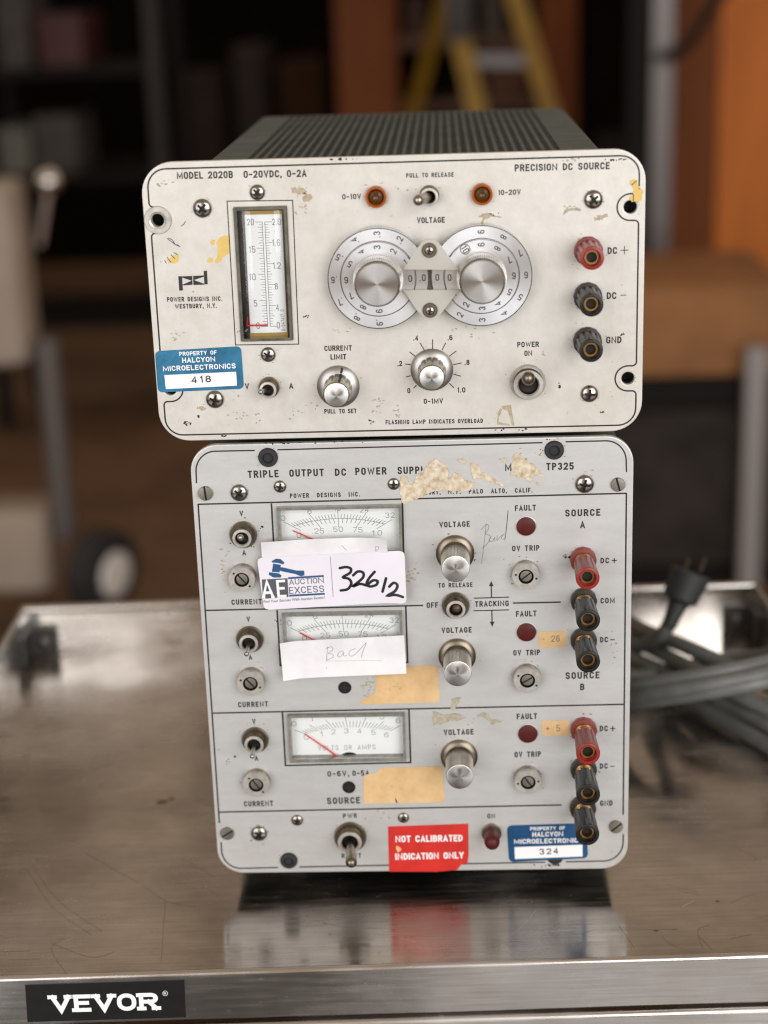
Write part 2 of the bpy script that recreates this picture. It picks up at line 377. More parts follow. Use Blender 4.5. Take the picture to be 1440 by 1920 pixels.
# ------------------------------------------------------------------ stroke lettering
q = .34
GL = {
'A': (1.1, [[(0, 0), (.5, 1), (1, 0)], [(.17, .28), (.83, .28)]]),
'B': (1, [[(0, 0), (0, 1)], [(0, 1), (.95, 1, q), (.95, .53, q), (0, .53)], [(.5, .53), (1, .53, q), (1, 0, q), (0, 0)]]),
'C': (1, [[(1, .68), (1, 1, q), (0, 1, q), (0, 0, q), (1, 0, q), (1, .32)]]),
'D': (1, [[(0, 0), (0, 1)], [(0, 1), (1, 1, q), (1, 0, q), (0, 0)]]),
'E': (.85, [[(0, 0), (0, 1)], [(0, 1), (1, 1)], [(0, .52), (.85, .52)], [(0, 0), (1, 0)]]),
'F': (.85, [[(0, 0), (0, 1)], [(0, 1), (1, 1)], [(0, .5), (.85, .5)]]),
'G': (1, [[(1, .7), (1, 1, q), (0, 1, q), (0, 0, q), (1, 0, q), (1, .46), (.55, .46)]]),
'H': (1, [[(0, 0), (0, 1)], [(1, 0), (1, 1)], [(0, .52), (1, .52)]]),
'I': (.02, [[(.5, 0), (.5, 1)]]),
'J': (.8, [[(1, 1), (1, 0, q), (0, 0, q), (0, .3)]]),
'K': (1.05, [[(0, 0), (0, 1)], [(1, 1), (0, .42)], [(.33, .6), (1, 0)]]),
'L': (.8, [[(0, 1), (0, 0)], [(0, 0), (1, 0)]]),
'M': (1.6, [[(0, 0), (0, 1), (.5, .15), (1, 1), (1, 0)]]),
'N': (1.28, [[(0, 0), (0, 1), (1, 0), (1, 1)]]),
'O': (1, [[(0, .5), (0, 1, q), (1, 1, q), (1, 0, q), (0, 0, q), (0, .5)]]),
'P': (.95, [[(0, 0), (0, 1)], [(0, 1), (1, 1, q), (1, .46, q), (0, .46)]]),
'Q': (1, [[(0, .5), (0, 1, q), (1, 1, q), (1, 0, q), (0, 0, q), (0, .5)], [(.6, .2), (1, -.05)]]),
'R': (1, [[(0, 0), (0, 1)], [(0, 1), (1, 1, q), (1, .5, q), (0, .5)], [(.5, .5), (1, 0)]]),
'S': (1, [[(.98, .72), (.98, 1, q), (.02, 1, q), (.02, .56, .28), (1, .46, .28), (1, 0, q), (0, 0, q), (0, .28)]]),
'T': (.95, [[(0, 1), (1, 1)], [(.5, 1), (.5, 0)]]),
'U': (1, [[(0, 1), (0, 0, q), (1, 0, q), (1, 1)]]),
'V': (1.1, [[(0, 1), (.5, 0), (1, 1)]]),
'W': (1.9, [[(0, 1), (.25, 0), (.5, .9), (.75, 0), (1, 1)]]),
'X': (1.05, [[(0, 1), (1, 0)], [(0, 0), (1, 1)]]),
'Y': (1.05, [[(0, 1), (.5, .45), (1, 1)], [(.5, .45), (.5, 0)]]),
'Z': (.95, [[(0, 1), (1, 1), (0, 0), (1, 0)]]),
'0': (.95, [[(0, .5), (0, 1, q), (1, 1, q), (1, 0, q), (0, 0, q), (0, .5)]]),
'1': (.35, [[(0, .78), (1, 1), (1, 0)]]),
'2': (.95, [[(0, .7), (0, 1, q), (1, 1, q), (1, .6, .2), (0, 0), (1, 0)]]),
'3': (.95, [[(0, .76), (0, 1, q), (.96, 1, q), (.96, .54, q), (.4, .54)], [(.4, .53), (1, .53, q), (1, 0, q), (0, 0, q), (0, .26)]]),
'4': (1, [[(.72, 0), (.72, 1), (0, .26), (1, .26)]]),
'5': (.95, [[(.92, 1), (.05, 1), (.02, .55), (1, .62, q), (1, 0, q), (0, 0, q), (0, .24)]]),
'6': (.95, [[(.95, .78), (.95, 1, q), (0, 1, q), (0, 0, q), (1, 0, q), (1, .58, q), (0, .58, .2)]]),
'7': (.9, [[(0, 1), (1, 1), (.3, 0)]]),
'8': (.95, [[(.5, .53), (.05, .53, q), (.05, 1, q), (.95, 1, q), (.95, .53, q), (.5, .53)], [(.5, .53), (0, .53, q), (0, 0, q), (1, 0, q), (1, .53, q), (.5, .53)]]),
'9': (.95, [[(.05, .22), (.05, 0, q), (1, 0, q), (1, 1, q), (0, 1, q), (0, .42, q), (1, .42, .2)]]),
'-': (.7, [[(0, .46), (1, .46)]]), '+': (1.1, [[(0, .46), (1, .46)], [(.5, .2), (.5, .72)]]),
'.': (.02, [[(.5, 0), (.5, .001)]]), ',': (.05, [[(.6, .02), (.2, -.16)]]), '/': (.6, [[(0, 0), (1, 1)]]), "'": (.02, [[(.5, .8), (.5, 1)]]),
}
def stext(mb, s, o, u, v, H, wt=.15, gw=.33, sp=.17, y=0, mat=0, serif=0, n=5):   # o,u,v in (x,z); returns advance in H units
    x = 0; bump = 0; w = wt*H
    for ch in s:
        if ch == ' ': x += gw+sp*1.2; continue
        g = GL[ch]; W_ = g[0]*gw
        for st in g[1]:
            if mb is not None:
                pts = [((p[0]*W_), (wt/2+p[1]*(1-wt)))+tuple(p[2:]) for p in st]
                pl = fillet(pts, False, n)
                pl = [(o[0]+u[0]*(x+wt/2+p.x)+v[0]*p.y*H, o[1]+u[1]*(x+wt/2+p.x)+v[1]*p.y*H) for p in pl]
                bump += 1; ww = w*(.8 if ch in 'NMWKX' and wt > .16 and len(st) > 2 else 1)
                cf = tuple(len(st) == 2 or e[1] < .02 or e[1] > .98 for e in (st[0], st[-1]))
                mb.ribbon(pl, ww, y-(bump % 5)*4e-6, mat, cap=cf)
                if serif:
                    for e, e2 in ((pts[0], pts[1]), (pts[-1], pts[-2])):
                        if abs(e[1]-e2[1]) < .2 or not (e[1] < .15 or e[1] > .85): continue
                        c = (e[0]+x+wt/2, e[1]); hw = serif
                        yy = c[1]+(-wt/2+.05 if c[1] < .5 else wt/2-.05)
                        if wt > .2: yy = c[1]
                        l = [(o[0]+u[0]*(c[0]+k)+v[0]*yy*H, o[1]+u[1]*(c[0]+k)+v[1]*yy*H) for k in (-hw, hw)]
                        mb.ribbon(l, (.10 if wt < .2 else wt*.95)*H, y-2.4e-5, mat, cap=False)
        x += W_+wt+sp
    return x-sp
class Unit:                                     # lettering and outlines on a front plane, given by the place they hold in the photo
    def __init__(s, Y0): s.Y0 = Y0
    def p(s, px, py, d=0): v = at(px, py, s.Y0-d); return (v.x, v.z)
    def P(s, px, py, d=0): return at(px, py, s.Y0-d)
    def text(s, mb, t, a, b, h, wt=.20, sp=.15, d=.00006, mat=1, gw=.44, serif=0):
        p0, p1 = Vector(s.p(*a, d)), Vector(s.p(*b, d)); L = (p1-p0).length; dr = (p1-p0)/L
        up = Vector(s.p(a[0], a[1]-h, d)).y-p0.y
        v = (-dr.y, dr.x); n = stext(None, t, (0, 0), dr, v, up, wt, gw, sp)
        k = L/n
        stext(mb, t, p0, (dr.x*k, dr.y*k), v, up, wt*1.0, gw, sp, s.Y0-d, mat, serif)
    def line(s, mb, pts, wpx, d=.00006, mat=1, rnd=False, cap=False, closed=False):
        P = [s.p(*q, d) for q in pts]; w = rpx(wpx, s.P(*pts[0], d))
        mb.ribbon(P, w, s.Y0-d, mat, closed=closed, cap=cap, rnd=rnd)
    def hand(s, mb, pts, wpx, d, mat): s.line(mb, [tuple(v) for v in spline(pts, 5)], wpx, d, mat, rnd=True)
    def poly(s, mb, pts, d, mat=1): mb.flat([s.p(*q, d) for q in pts], s.Y0-d, mat)
    def slab(s, mb, pts, d0, d1, mat=0): mb.plate([s.p(*q, d1) for q in pts], s.Y0-d0, s.Y0-d1, mat)
_fc = {}
def font_mesh(t, off=0.0, shear=0.0):
    cu = bpy.data.curves.new('tmp', 'FONT'); cu.body = t; cu.offset = off; cu.shear = shear; cu.size = 1; cu.resolution_u = 4
    o = bpy.data.objects.new('tmp', cu); COL.objects.link(o)
    dg = bpy.context.evaluated_depsgraph_get(); dg.update()
    me = bpy.data.meshes.new_from_object(o.evaluated_get(dg)); bpy.data.objects.remove(o)
    return me
def cap_h():
    if 'c' not in _fc:
        me = font_mesh('H'); _fc['c'] = max(v.co.y for v in me.vertices)
    return _fc['c']
def ftext(U, mb, t, a, b, h, off=.02, d=.00006, mat=1, shear=0.0):   # built-in sans, fitted between two baseline points
    me = font_mesh(t, off, shear); x0 = min(v.co.x for v in me.vertices); x1 = max(v.co.x for v in me.vertices)
    p0, p1 = Vector(U.p(*a, d)), Vector(U.p(*b, d)); dr = (p1-p0)/(x1-x0); n = (p1-p0).normalized()
    H = (Vector(U.p(a[0], a[1]-h, d)).y-p0.y)/cap_h()
    mb.mesh(me, lambda c: (p0.x+dr.x*(c.x-x0)-n.y*c.y*H, U.Y0-d, p0.y+dr.y*(c.x-x0)+n.x*c.y*H), mat)

# ------------------------------------------------------------------ shared small parts (unit radius or metres)
def dome(R_=1.0, h=.55):
    return [(0, 0), (R_, 0), (R_, .12)]+[(R_*math.cos(a), .12+(h-.12)*math.sin(a)) for a in [R(x) for x in (12, 26, 42, 58, 74)]]+[(0, h)]
mb = MB(); mb.lathe(dome()[::1], 28); A = mb.data('phillips_screw', [m_screw, m_recess])
mb = MB(); mb.box(-.58, .58, -.9, -.22, -.12, .12, 1); mb.box(-.12, .12, -.9, -.2199, -.58, .58, 1)
B1 = MB(); B1.box(-.58, .58, -.9, -.26, -.13, .13, 1); B2 = MB(); B2.box(-.13, .13, -.9, -.24, -.58, .58, 1)
me_ph = boolean(A, B1.data('c', [m_screw, m_recess]), None); me_ph = boolean(me_ph, B2.data('c', [m_screw, m_recess]), None)
B3 = MB(); B3.lathe([(0, .15), (.2, .15), (.3, .9), (0, .9)], 12, 1); me_ph = boolean(me_ph, B3.data('c', [m_screw, m_recess]), None)
me_ph.set_sharp_from_angle(angle=R(38)); me_ph.name = 'phillips_screw'
mb = MB(); mb.lathe([(0, 0), (1, 0), (1, .30), (.93, .40), (.6, .43), (0, .44)], 28); A = mb.data('slotted_screw', [m_slot, m_recess])
B1 = MB(); B1.box(-1.3, 1.3, -.9, -.2, -.13, .13, 1); me_sl = boolean(A, B1.data('c', [m_slot, m_recess]), None)
me_sl.set_sharp_from_angle(angle=R(38)); me_sl.name = 'slotted_screw'
def screw(U, root, px, py, rp, rot=0, kind='ph', label=None):
    P = U.P(px, py, .0008); r = rpx(rp, P); P = U.P(px, py, .3*r); P.y = U.Y0
    return link('screw', me_ph if kind == 'ph' else me_sl, root, P, r, R(rot), label)
# knob with flared skirt and scalloped body (unit: skirt radius = 1)
def knob_meshes(body_r, skirt_h, body_h, cap_r, mode, pointer):
    mb = MB(); mb.lathe([(0, 0), (1, 0), (1, .10), (.93, .16), (body_r*1.05, skirt_h), (0, skirt_h)], 48)
    if pointer: mb.add([(-.055, -.17, .94), (.055, -.17, .94), (.055, -skirt_h-.012, body_r*1.06), (-.055, -skirt_h-.012, body_r*1.06)], [(0, 1, 2, 3)], 1)
    sk = mb.data('skirt', [m_alu if mode == 'scallop' else m_grime, m_ink])
    mb = MB()
    if mode == 'scallop':
        n = 96; rf = lambda j, r, k: r*(1-.075*max(0, math.cos(12*2*math.pi*j/n))**2) if k in (1, 2) else r
        mb.lathe([(0, skirt_h-.02), (body_r, skirt_h-.02), (body_r, skirt_h+body_h*.72), (cap_r*1.10, skirt_h+body_h*.86), (cap_r*1.08, skirt_h+body_h*.97), (cap_r*1.0, skirt_h+body_h), (0, skirt_h+body_h)], n, rf=rf)
    else:
        n = 120; rf = lambda j, r, k: r*(1-(.05 if j % 2 else 0)) if k in (1, 2) else r
        mb.lathe([(0, skirt_h-.02), (body_r, skirt_h-.02), (body_r, skirt_h+body_h*.93), (cap_r*1.01, skirt_h+body_h), (0, skirt_h+body_h)], n, rf=rf)
    if pointer: mb.box(-.055, .055, -(skirt_h+body_h*.9), -skirt_h, body_r*.9, body_r*1.015, 1)
    bd = mb.data('knob', [m_knob, m_ink])
    mb = MB(); mb.lathe([(0, skirt_h+body_h-.01), (cap_r, skirt_h+body_h-.01), (cap_r, skirt_h+body_h+.018), (cap_r*.96, skirt_h+body_h+.03), (0, skirt_h+body_h+.03)], 64)
    return bd, sk, mb.data('cap', [m_spin])
KN = {'scallop': knob_meshes(.66, .30, 1.40, .56, 'scallop', False), 'pointer': knob_meshes(.66, .30, 1.40, .56, 'scallop', True), 'knurl': knob_meshes(.74, .26, 2.15, .70, 'knurl', False)}
def depth_of(U, base, end):                    # how far the end stands out of the panel
    P = U.P(*base); best = (1e9, 0)
    for i in range(0, 60):
        d = i*.001; e = abs(proj(P+Vector((0, -d, 0)))[1]-end[1]); best = min(best, (e, d))
    return best[1]
def knob(U, root, base, rp, kind, rot=0, label=None, capc=None):
    P = U.P(*base); r = rpx(rp, P)
    bd, sk, cp = KN[kind]
    o = link('knob', bd, root, P, r, R(rot), label); sub('skirt', sk, o); sub('cap', cp, o)
    if capc: print('knob h', round(depth_of(U, base, capc)/r, 2), 'r', round(r*1000, 1))
    return o
# ------------------------------------------------------------------ binding posts
def post_meshes(L, rb, re, mb_main, mb_base, old):
    # unit: base radius = 1
    b = MB(); n = 48
    b.lathe([(0, 0), (1, 0), (1, .42), (.95, .52), (.80, .55), (0, .55)], n, rf=lambda j, r, k: r*(1-(.02 if (j//2) % 2 else 0)))
    base = b.data('base_ring', [mb_base])
    b = MB()
    if old: b.lathe([(0, .5), (.60, .5), (.68, .56), (.68, .72), (.60, .78), (.60, .86), (.68, .92), (.68, 1.08), (.60, 1.14), (.60, 1.35), (0, 1.35)], 24)
    b.lathe([(re*.46, L-.94), (re*.46, L-.42), (re*.62, L-.42), (re*.62, L-.94)], 24)
    b.lathe([(0, L-.93), (re*.5, L-.93)], 24, mat=1)
    con = b.data('contact', [m_brass, m_recess])
    b = MB(); n = 72; z0 = 1.30 if old else .54
    rf = lambda j, r, k: r*(1-(.10 if (j % 6) in (0, 1) else 0)) if 1 <= k <= 5 else r
    b.lathe([(0, z0), (rb*.9, z0), (rb, z0+.08), (rb*.985, z0+.5), ((rb+re)/2*1.0, (z0+L)/2), (re*1.02, L-.16), (re, L-.05)], n, rf=rf)
    b.lathe([(re, L-.05), (re*.99, L-.03), (re*.93, L), (re*.72, L), (re*.67, L-.08), (re*.67, L-.95), (0, L-.95)], n, mat=1)
    return b.data('binding_post', [mb_main, m_red if mb_main in (m_red, m_dirtyred) else m_dark]), base, con
PO = {('new', 'red'): post_meshes(3.2, .86, .80, m_red, m_dirtyred, False), ('new', 'black'): post_meshes(3.2, .86, .80, m_dirty, m_dirty, False),
      ('old', 'red'): post_meshes(4.3, .80, .86, m_dirtyred, m_dirtyred, True), ('old', 'black'): post_meshes(4.3, .80, .86, m_dark, m_dirty, True)}
def post(U, root, base, rp, kind, col, end, label=None):
    P = U.P(*base); r = rpx(rp, P); bd, bs, cn = PO[(kind, col)]
    o = link('binding_post', bd, root, P, r, R(random.uniform(0, 60)), label); sub('base_ring', bs, o); sub('contact', cn, o)
    print('post len', round(depth_of(U, base, end)/r, 2), 'r mm', round(r*1000, 1))
# ------------------------------------------------------------------ toggles
def toggle(U, root, base, rw, rc, tip, rt, dl, wmat=None, label=None, metal=None, tb=.62):
    P = U.P(*base); r = rpx(rw, P); c = rpx(rc, P); wmat = wmat or m_grime
    b = MB(); b.lathe([(0, 0), (r, 0), (r, .0014), (r*.93, .0022), (c*1.02, .0022), (0, .0022)], 40)
    o = link('toggle_switch', b.data('toggle_switch', [wmat]), root, P, 1, 0, label)
    h = .0022
    b = MB(); n = 36
    prof = [(c, h)]
    for k in range(5): prof += [(c, h+.0004+k*.0007), (c*.95, h+.0004+k*.0007+.00035)]
    top = h+.0042
    prof += [(c*.98, top), (c*.72, top+.0002), (c*.66, top-.0004), (c*.64, top-.0012)]
    b.lathe([(0, h-.0002)]+prof, n); b.lathe([(c*.64, top-.0012), (c*.62, top-.0035), (0, top-.0035)], n, mat=1); b.lathe([(c*1.0, top-.0003), (c*.97, top+.0002), (c*.74, top+.0003), (c*.66, top-.0002)], n, mat=2)
    sub('bushing', b.data('bushing', [m_grime, m_recess, m_ring]), o)
    T = U.P(*tip, dl)-P; rt_ = rpx(rt, P+T); s0 = Vector((0, -(top-.003), 0))
    d = (T-s0).normalized(); L = (T-s0).length
    b = MB(); pts = [s0]; rad = [rt_*tb]
    pts += [s0+d*L*.25, s0+d*(L-rt_*2.2), s0+d*(L-rt_*.9)]; rad += [rt_*(tb+.05 if tb < .9 else 1), rt_*max(.92, tb), rt_]
    for a in (20, 45, 65, 82): pts.append(s0+d*(L-rt_*.9+rt_*math.sin(R(a))*.95)); rad.append(rt_*math.cos(R(a)))
    b.tube(pts, rad, 16)
    sub('lever', b.data('lever', [metal or m_alu]), o)
    return o
def trimmer(U, root, base, face, rp, rot, slot):     # screwdriver-adjust control with a two-hole ring nut
    P = U.P(*base); r = rpx(rp, P); h = .0048
    b = MB(); b.lathe([(0, 0), (r, 0), (r, h*.75)], 40, mat=2); b.lathe([(r, h*.75), (r*.95, h), (r*.54, h)], 40); b.lathe([(r*.54, h), (r*.52, h*.5), (0, h*.5)], 40, mat=1)  # darker nickel on the side also carries the ring's shading
    b2 = MB()
    for a in (0, math.pi):
        cx, cz = r*.74*math.cos(a), r*.74*math.sin(a)
        b.flat(circ(cx, cz, r*.085, 14), -h-.00005, 1)
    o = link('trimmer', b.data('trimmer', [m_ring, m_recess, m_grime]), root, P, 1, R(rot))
    k = r*.43
    sc = bpy.data.objects.new('slotted_shaft', me_sl); COL.objects.link(sc); sc.parent = o; sc.scale = (k,)*3; sc.location = (0, -h*.62, 0); sc.rotation_euler = (0, R(slot-rot), 0)
    return o
# ================================================================== UPPER UNIT
U1 = Unit(-0.0018); LX0, LX1, UZ0, UZ1 = -.11103, .10197, .22463, .34671
up = thing('bench_power_supply', 'wide cream-faced power supply with two silver dials, on top of the other unit', 'power supply', (-.0045, -.0018, UZ0))
mb = MB()
hl = [Vector(U1.p(296, 410.7)), Vector(U1.p(319, 727)), Vector(U1.p(1183.3, 390.3)), Vector(U1.p(1176.2, 712.2))]
xa, xb = (hl[0].x+hl[1].x)/2, (hl[2].x+hl[3].x)/2
za, zb = (hl[0].y+hl[2].y)/2, (hl[1].y+hl[3].y)/2
win = [U1.p(439, 389), U1.p(537, 387), U1.p(549, 637), U1.p(452, 640)]
wx0, wx1 = (win[0][0]+win[3][0])/2, (win[1][0]+win[2][0])/2; wz1 = (win[0][1]+win[1][1])/2; wz0 = (win[2][1]+win[3][1])/2
holes = [circ(x, z, .0028) for x in (xa, xb) for z in (za, zb)]+[[(wx0, wz0), (wx1, wz0), (wx1, wz1), (wx0, wz1)]]
pm, fn = panel_mesh(rrect(LX0, LX1, UZ0, UZ1, .0135, 10), holes, .0032, .0005)
for p in pm.polygons:
    vs = [fn(pm.vertices[i].co, U1.Y0) for i in p.vertices]
    edge = abs(p.normal.z) < .9
    mb.add(vs, [tuple(range(len(vs)))], 2 if edge else 0)
# border line with a bay round each mounting hole
i_ = .0028; bx0, bx1, bz0, bz1 = LX0+i_, LX1-i_, UZ0+i_, UZ1-i_
rb_, rh = .0115, .0056
def bay(xh, zh, xs, sgn, down):                # bay on a side at xs; sgn = into the panel
    zt, zb2 = (zh+rh, zh-rh) if down else (zh-rh, zh+rh)
    pts = [(xs, zt, .0022), (xh, zt)]
    n = 14
    for k in range(1, n):
        a = math.pi/2-math.pi*k/n
        pts.append((xh+sgn*rh*math.cos(a), zh+(1 if down else -1)*rh*math.sin(a)))
    return pts+[(xh, zb2), (xs, zb2, .0022)]
path = [(0, bz1), (bx0, bz1, rb_)]+bay(xa, za, bx0, 1, True)+bay(xa, zb, bx0, 1, True)+[(bx0, bz0, rb_), (bx1, bz0, rb_)]+bay(xb, zb, bx1, -1, False)+bay(xb, za, bx1, -1, False)+[(bx1, bz1, rb_), (0, bz1)]
pl = fillet(path, False, 8)
mb.ribbon([tuple(p) for p in pl], .00068, U1.Y0-.00006, 1, cap=False)
T = lambda *a, **k: U1.text(mb, *a, **k)
T('MODEL 2020B', (331.8, 336), (437, 334), 13.6); T('0-20VDC, 0-2A', (457, 333.8), (575, 331.6), 13.6)
T('PRECISION DC SOURCE', (965, 321.6), (1143.2, 317.2), 13.4)
T('PULL TO RELEASE', (761.7, 333.4), (850.8, 331.4), 8.6, sp=.22); T('0-10V', (641.7, 374.2), (677, 373), 10)
T('10-20V', (934, 366), (976.4, 364.9), 10); T('VOLTAGE', (782, 418.6), (834, 417.6), 11)
T('CURRENT', (608.3, 658.3), (659.7, 657.4), 10.2); T('LIMIT', (620, 674.4), (649.4, 673.8), 10.2)
for s_, a, b in (('.4', (775, 638.8), (784.6, 638.6)), ('.6', (839.3, 638.2), (848.5, 638)), ('.2', (745.3, 686.6), (754, 686.4)), ('.8', (871, 684.5), (880.5, 684.3)), ('0', (764, 737.4), (769.5, 737.2)), ('1.0', (857.3, 736.2), (872.8, 735.9)), ('0-1MV', (794.6, 757.4), (830.7, 756.6))):
    T(s_, a, b, 9.8)
T('PULL TO SET', (608.5, 775.6), (668.5, 774.8), 8.6, sp=.2); T('FLASHING LAMP INDICATES OVERLOAD', (723.2, 795.8), (905.6, 793.0), 8.3, sp=.22)
T('POWER', (970, 651.4), (1010.4, 650.4), 10.2); T('ON', (983.3, 667.6), (997.8, 667.1), 10.2)
T('DC', (1139.2, 476.6), (1157, 476.1), 13); T('DC', (1137.6, 561), (1155.6, 560.6), 13); T('GND', (1136.6, 644.2), (1165.3, 643.5), 13)
for seg in (((1163, 469.4), (1178.6, 469)), ((1170.9, 461.6), (1170.7, 476.8)), ((1163.5, 553.6), (1174, 553.2))): U1.line(mb, seg, 1.5)
T('V', (459.6, 729.9), (467.2, 729.7), 11); T('A', (542.4, 729), (550, 728.8), 11)
T('POWER DESIGNS INC.', (313.5, 565.9), (416.7, 564.3), 8.8, sp=.22); T('WESTBURY, N.Y.', (328.3, 578.8), (406.5, 577.4), 8.8, sp=.22)
for pg in ([(220, 62), (245, 61), (250, 153), (227, 155)], [(245, 62), (311, 59), (311, 90), (306, 90), (246, 71)], [(306, 90), (311, 90), (312, 117), (249, 121), (249, 115)],
           [(316, 59), (384, 56), (384, 65), (322, 86), (316, 86)], [(316, 86), (322, 86), (387, 110), (387, 116), (317, 118)], [(383, 27), (405, 25), (410, 112), (388, 115)]):
    U1.poly(mb, c4(*pg), .00006)
for sg in (((755, 188), (728, 143)), ((808, 180), (808, 122)), ((866, 190), (890, 143)), ((912, 228), (957, 194)), ((938, 280), (990, 270)), ((938, 340), (985, 353)), ((912, 397), (942, 426)), ((706, 410), (688, 428)), ((670, 350), (640, 358)), ((670, 281), (633, 276)), ((698, 228), (662, 200))):
    U1.line(mb, c5(*sg), 1.7)
U1.line(mb, [(425.8, 377.2), (548.7, 375.7), (560.0, 645.2), (441.6, 646.8)], 1.9, closed=True)
# stains, glue marks and scratches on the paint
def blotch(U, mb, cx, cy, rx, ry, d, mat, seed, n=26, rough=.45):
    rnd = random.Random(seed); a0 = rnd.random()*6; ph = [rnd.random()*6 for _ in range(6)]
    pts = []
    for k in range(n):
        a = 2*math.pi*k/n; s_ = 1+rough*sum(math.sin((j+2)*a+ph[j])/(j+1.5) for j in range(6))*.55+rnd.uniform(-.12, .12)
        pts.append((cx+rx*s_*math.cos(a), cy+ry*s_*math.sin(a)))
    U.poly(mb, pts, d, mat)
MATS_U = [m_panU, m_ink, m_edge, m_glue, m_resid, m_yel, m_recess]
for k, pg in enumerate(([(598, 940), (630, 928), (668, 930), (674, 990), (666, 1050), (620, 1080), (606, 1110), (575, 1122), (560, 1108), (580, 1080), (584, 1010), (575, 980)], [(505, 1105), (530, 1080), (552, 1090), (556, 1110), (530, 1118)], [(530, 975), (545, 955), (566, 962), (562, 990), (545, 1000)], [(228, 1100), (262, 1082), (285, 1062), (312, 1056), (314, 1110), (280, 1124), (245, 1118)])):
    U1.poly(mb, c1(*pg), .00003+k*2e-6, 5)
for sg in ([(232, 948), (262, 970), (290, 992), (320, 1004)], [(242, 945), (268, 958), (288, 985)], [(300, 990), (325, 1008)], [(215, 1100), (230, 1122)], [(232, 1078), (262, 1116)], [(260, 1062), (290, 1092)], [(280, 1046), (308, 1062)], [(362, 830), (350, 850), (330, 866)]):
    U1.line(mb, c1(*sg), 1.3, .00005, 6)
def flecks(U, mb, x, y, w, h, n, mat, seed, smin=.6, smax=2.2):
    r_ = random.Random(seed)
    for k in range(n):
        blotch(U, mb, x+r_.uniform(-w, w)*r_.uniform(.3, 1), y+r_.uniform(-h, h)*r_.uniform(.3, 1), r_.uniform(smin, smax)*1.4, r_.uniform(smin, smax), .00002+(k % 9)*2.5e-6, mat, seed*100+k, 9)
for (x, y, w, h, n, mt) in ((566, 360, 17, 12, 26, 3), (570, 385, 14, 14, 10, 3), (905, 404, 10, 6, 9, 3), (925, 402, 14, 4, 6, 6), (1075, 389, 22, 7, 16, 3), (1125, 407, 16, 6, 14, 3), (380, 765, 14, 5, 16, 3), (352, 793, 16, 5, 9, 6), (372, 780, 3, 3, 3, 6), (745, 772, 9, 16, 14, 4), (705, 765, 14, 22, 12, 4), (690, 790, 10, 6, 4, 6), (620, 735, 8, 5, 4, 6), (575, 594, 8, 3, 5, 6), (1168, 627, 5, 4, 5, 6), (1020, 662, 5, 7, 4, 3), (1130, 772, 7, 4, 5, 6), (1048, 725, 3, 8, 4, 6), (455, 620, 30, 9, 8, 4), (330, 630, 18, 16, 12, 4), (310, 345, 20, 8, 10, 4), (640, 620, 26, 10, 6, 4), (720, 350, 60, 12, 8, 4), (565, 770, 40, 20, 10, 4), (450, 780, 60, 18, 12, 4), (860, 620, 70, 20, 10, 4), (1160, 300, 30, 3, 10, 6), (640, 298, 60, 3, 8, 6), (1070, 300, 20, 4, 8, 4), (420, 816, 10, 4, 6, 6), (960, 805, 60, 4, 8, 6)):
    flecks(U1, mb, x, y, w, h, n, mt, int(x+y))
def ragp(pts, seed, amp, step):
    r_ = random.Random(seed); out = []
    for i in range(len(pts)):
        a, c = Vector(pts[i]), Vector(pts[(i+1) % len(pts)]); k = max(1, int((c-a).length/step))
        for j in range(k): v = a+(c-a)*j/k; out.append((v.x+r_.uniform(-amp, amp), v.y+r_.uniform(-amp, amp)))
    return out
for k, pg in enumerate(([(1092, 600), (1125, 592), (1140, 612), (1170, 600), (1196, 612), (1196, 640), (1160, 640), (1120, 640), (1096, 632)], [(1196, 640), (1230, 640), (1240, 672), (1214, 696), (1176, 694), (1170, 664)], [(1120, 760), (1136, 782), (1130, 790), (1114, 770)], [(1180, 758), (1200, 770), (1190, 780)])): U1.poly(mb, ragp(c1(*pg), k+31, .9, 2.5), .000034+k*2e-6, 3)
for k, pg in enumerate(([(1090, 440), (1130, 428), (1160, 446), (1225, 452), (1228, 460), (1150, 456), (1130, 470), (1100, 478), (1104, 505), (1084, 505), (1096, 470)],)): U1.poly(mb, ragp(c2(*pg), k+51, .7, 2.5), .000036, 3)
for k, pg in enumerate(([(962, 500), (1010, 470), (1058, 455), (1062, 478), (1010, 498), (965, 512)], [(750, 430), (790, 418), (850, 414), (860, 440), (800, 432), (770, 445), (740, 468)])): U1.poly(mb, ragp(c3(*pg), k+61, .9, 2.5), .000037+k*1e-6, 3 if k == 0 else 4)
for k, pg in enumerate(([(180, 905), (262, 897), (275, 985), (292, 1070), (268, 1072), (250, 1000), (235, 950), (190, 930)], [(150, 960), (170, 925), (190, 932), (160, 1000), (158, 1040), (250, 1058), (252, 1072), (142, 1062)])): U1.poly(mb, c6(*pg), .000031+k*2e-6, 3)
def grime(U, mb, x, y, r, n, mt, seed):
    r_ = random.Random(seed)
    for k in range(n):
        a = r_.uniform(-2.6, 2.6)+math.pi/2; q_ = r*(1+abs(r_.gauss(0, .16)))
        blotch(U, mb, x+q_*math.cos(a), y-q_*math.sin(a), r_.uniform(.7, 2.4), r_.uniform(.5, 1.3), .000018+(k % 9)*2.3e-6, mt, seed*50+k, 8)
for x, y, r_ in ((379, 391, 18), (482, 361, 15), (502.5, 665.4, 15), (402.5, 749.7, 18), (1113, 374.4, 18.5), (1105.5, 739, 17), (634.5, 724, 41), (809.8, 692.6, 41), (989.5, 715.5, 34), (504.8, 725.5, 21), (805, 366, 20), (1102, 470, 28), (1101, 555, 28), (1100, 639, 28), (705, 369, 21), (904, 364, 21), (1183, 390, 15), (1176, 712, 15)): grime(U1, mb, x, y, r_, 5, 4 if int(x) % 2 else 3, int(x+y))
me = mb.data('front_panel', MATS_U, up.location); link('front_panel', me, up, up.location)
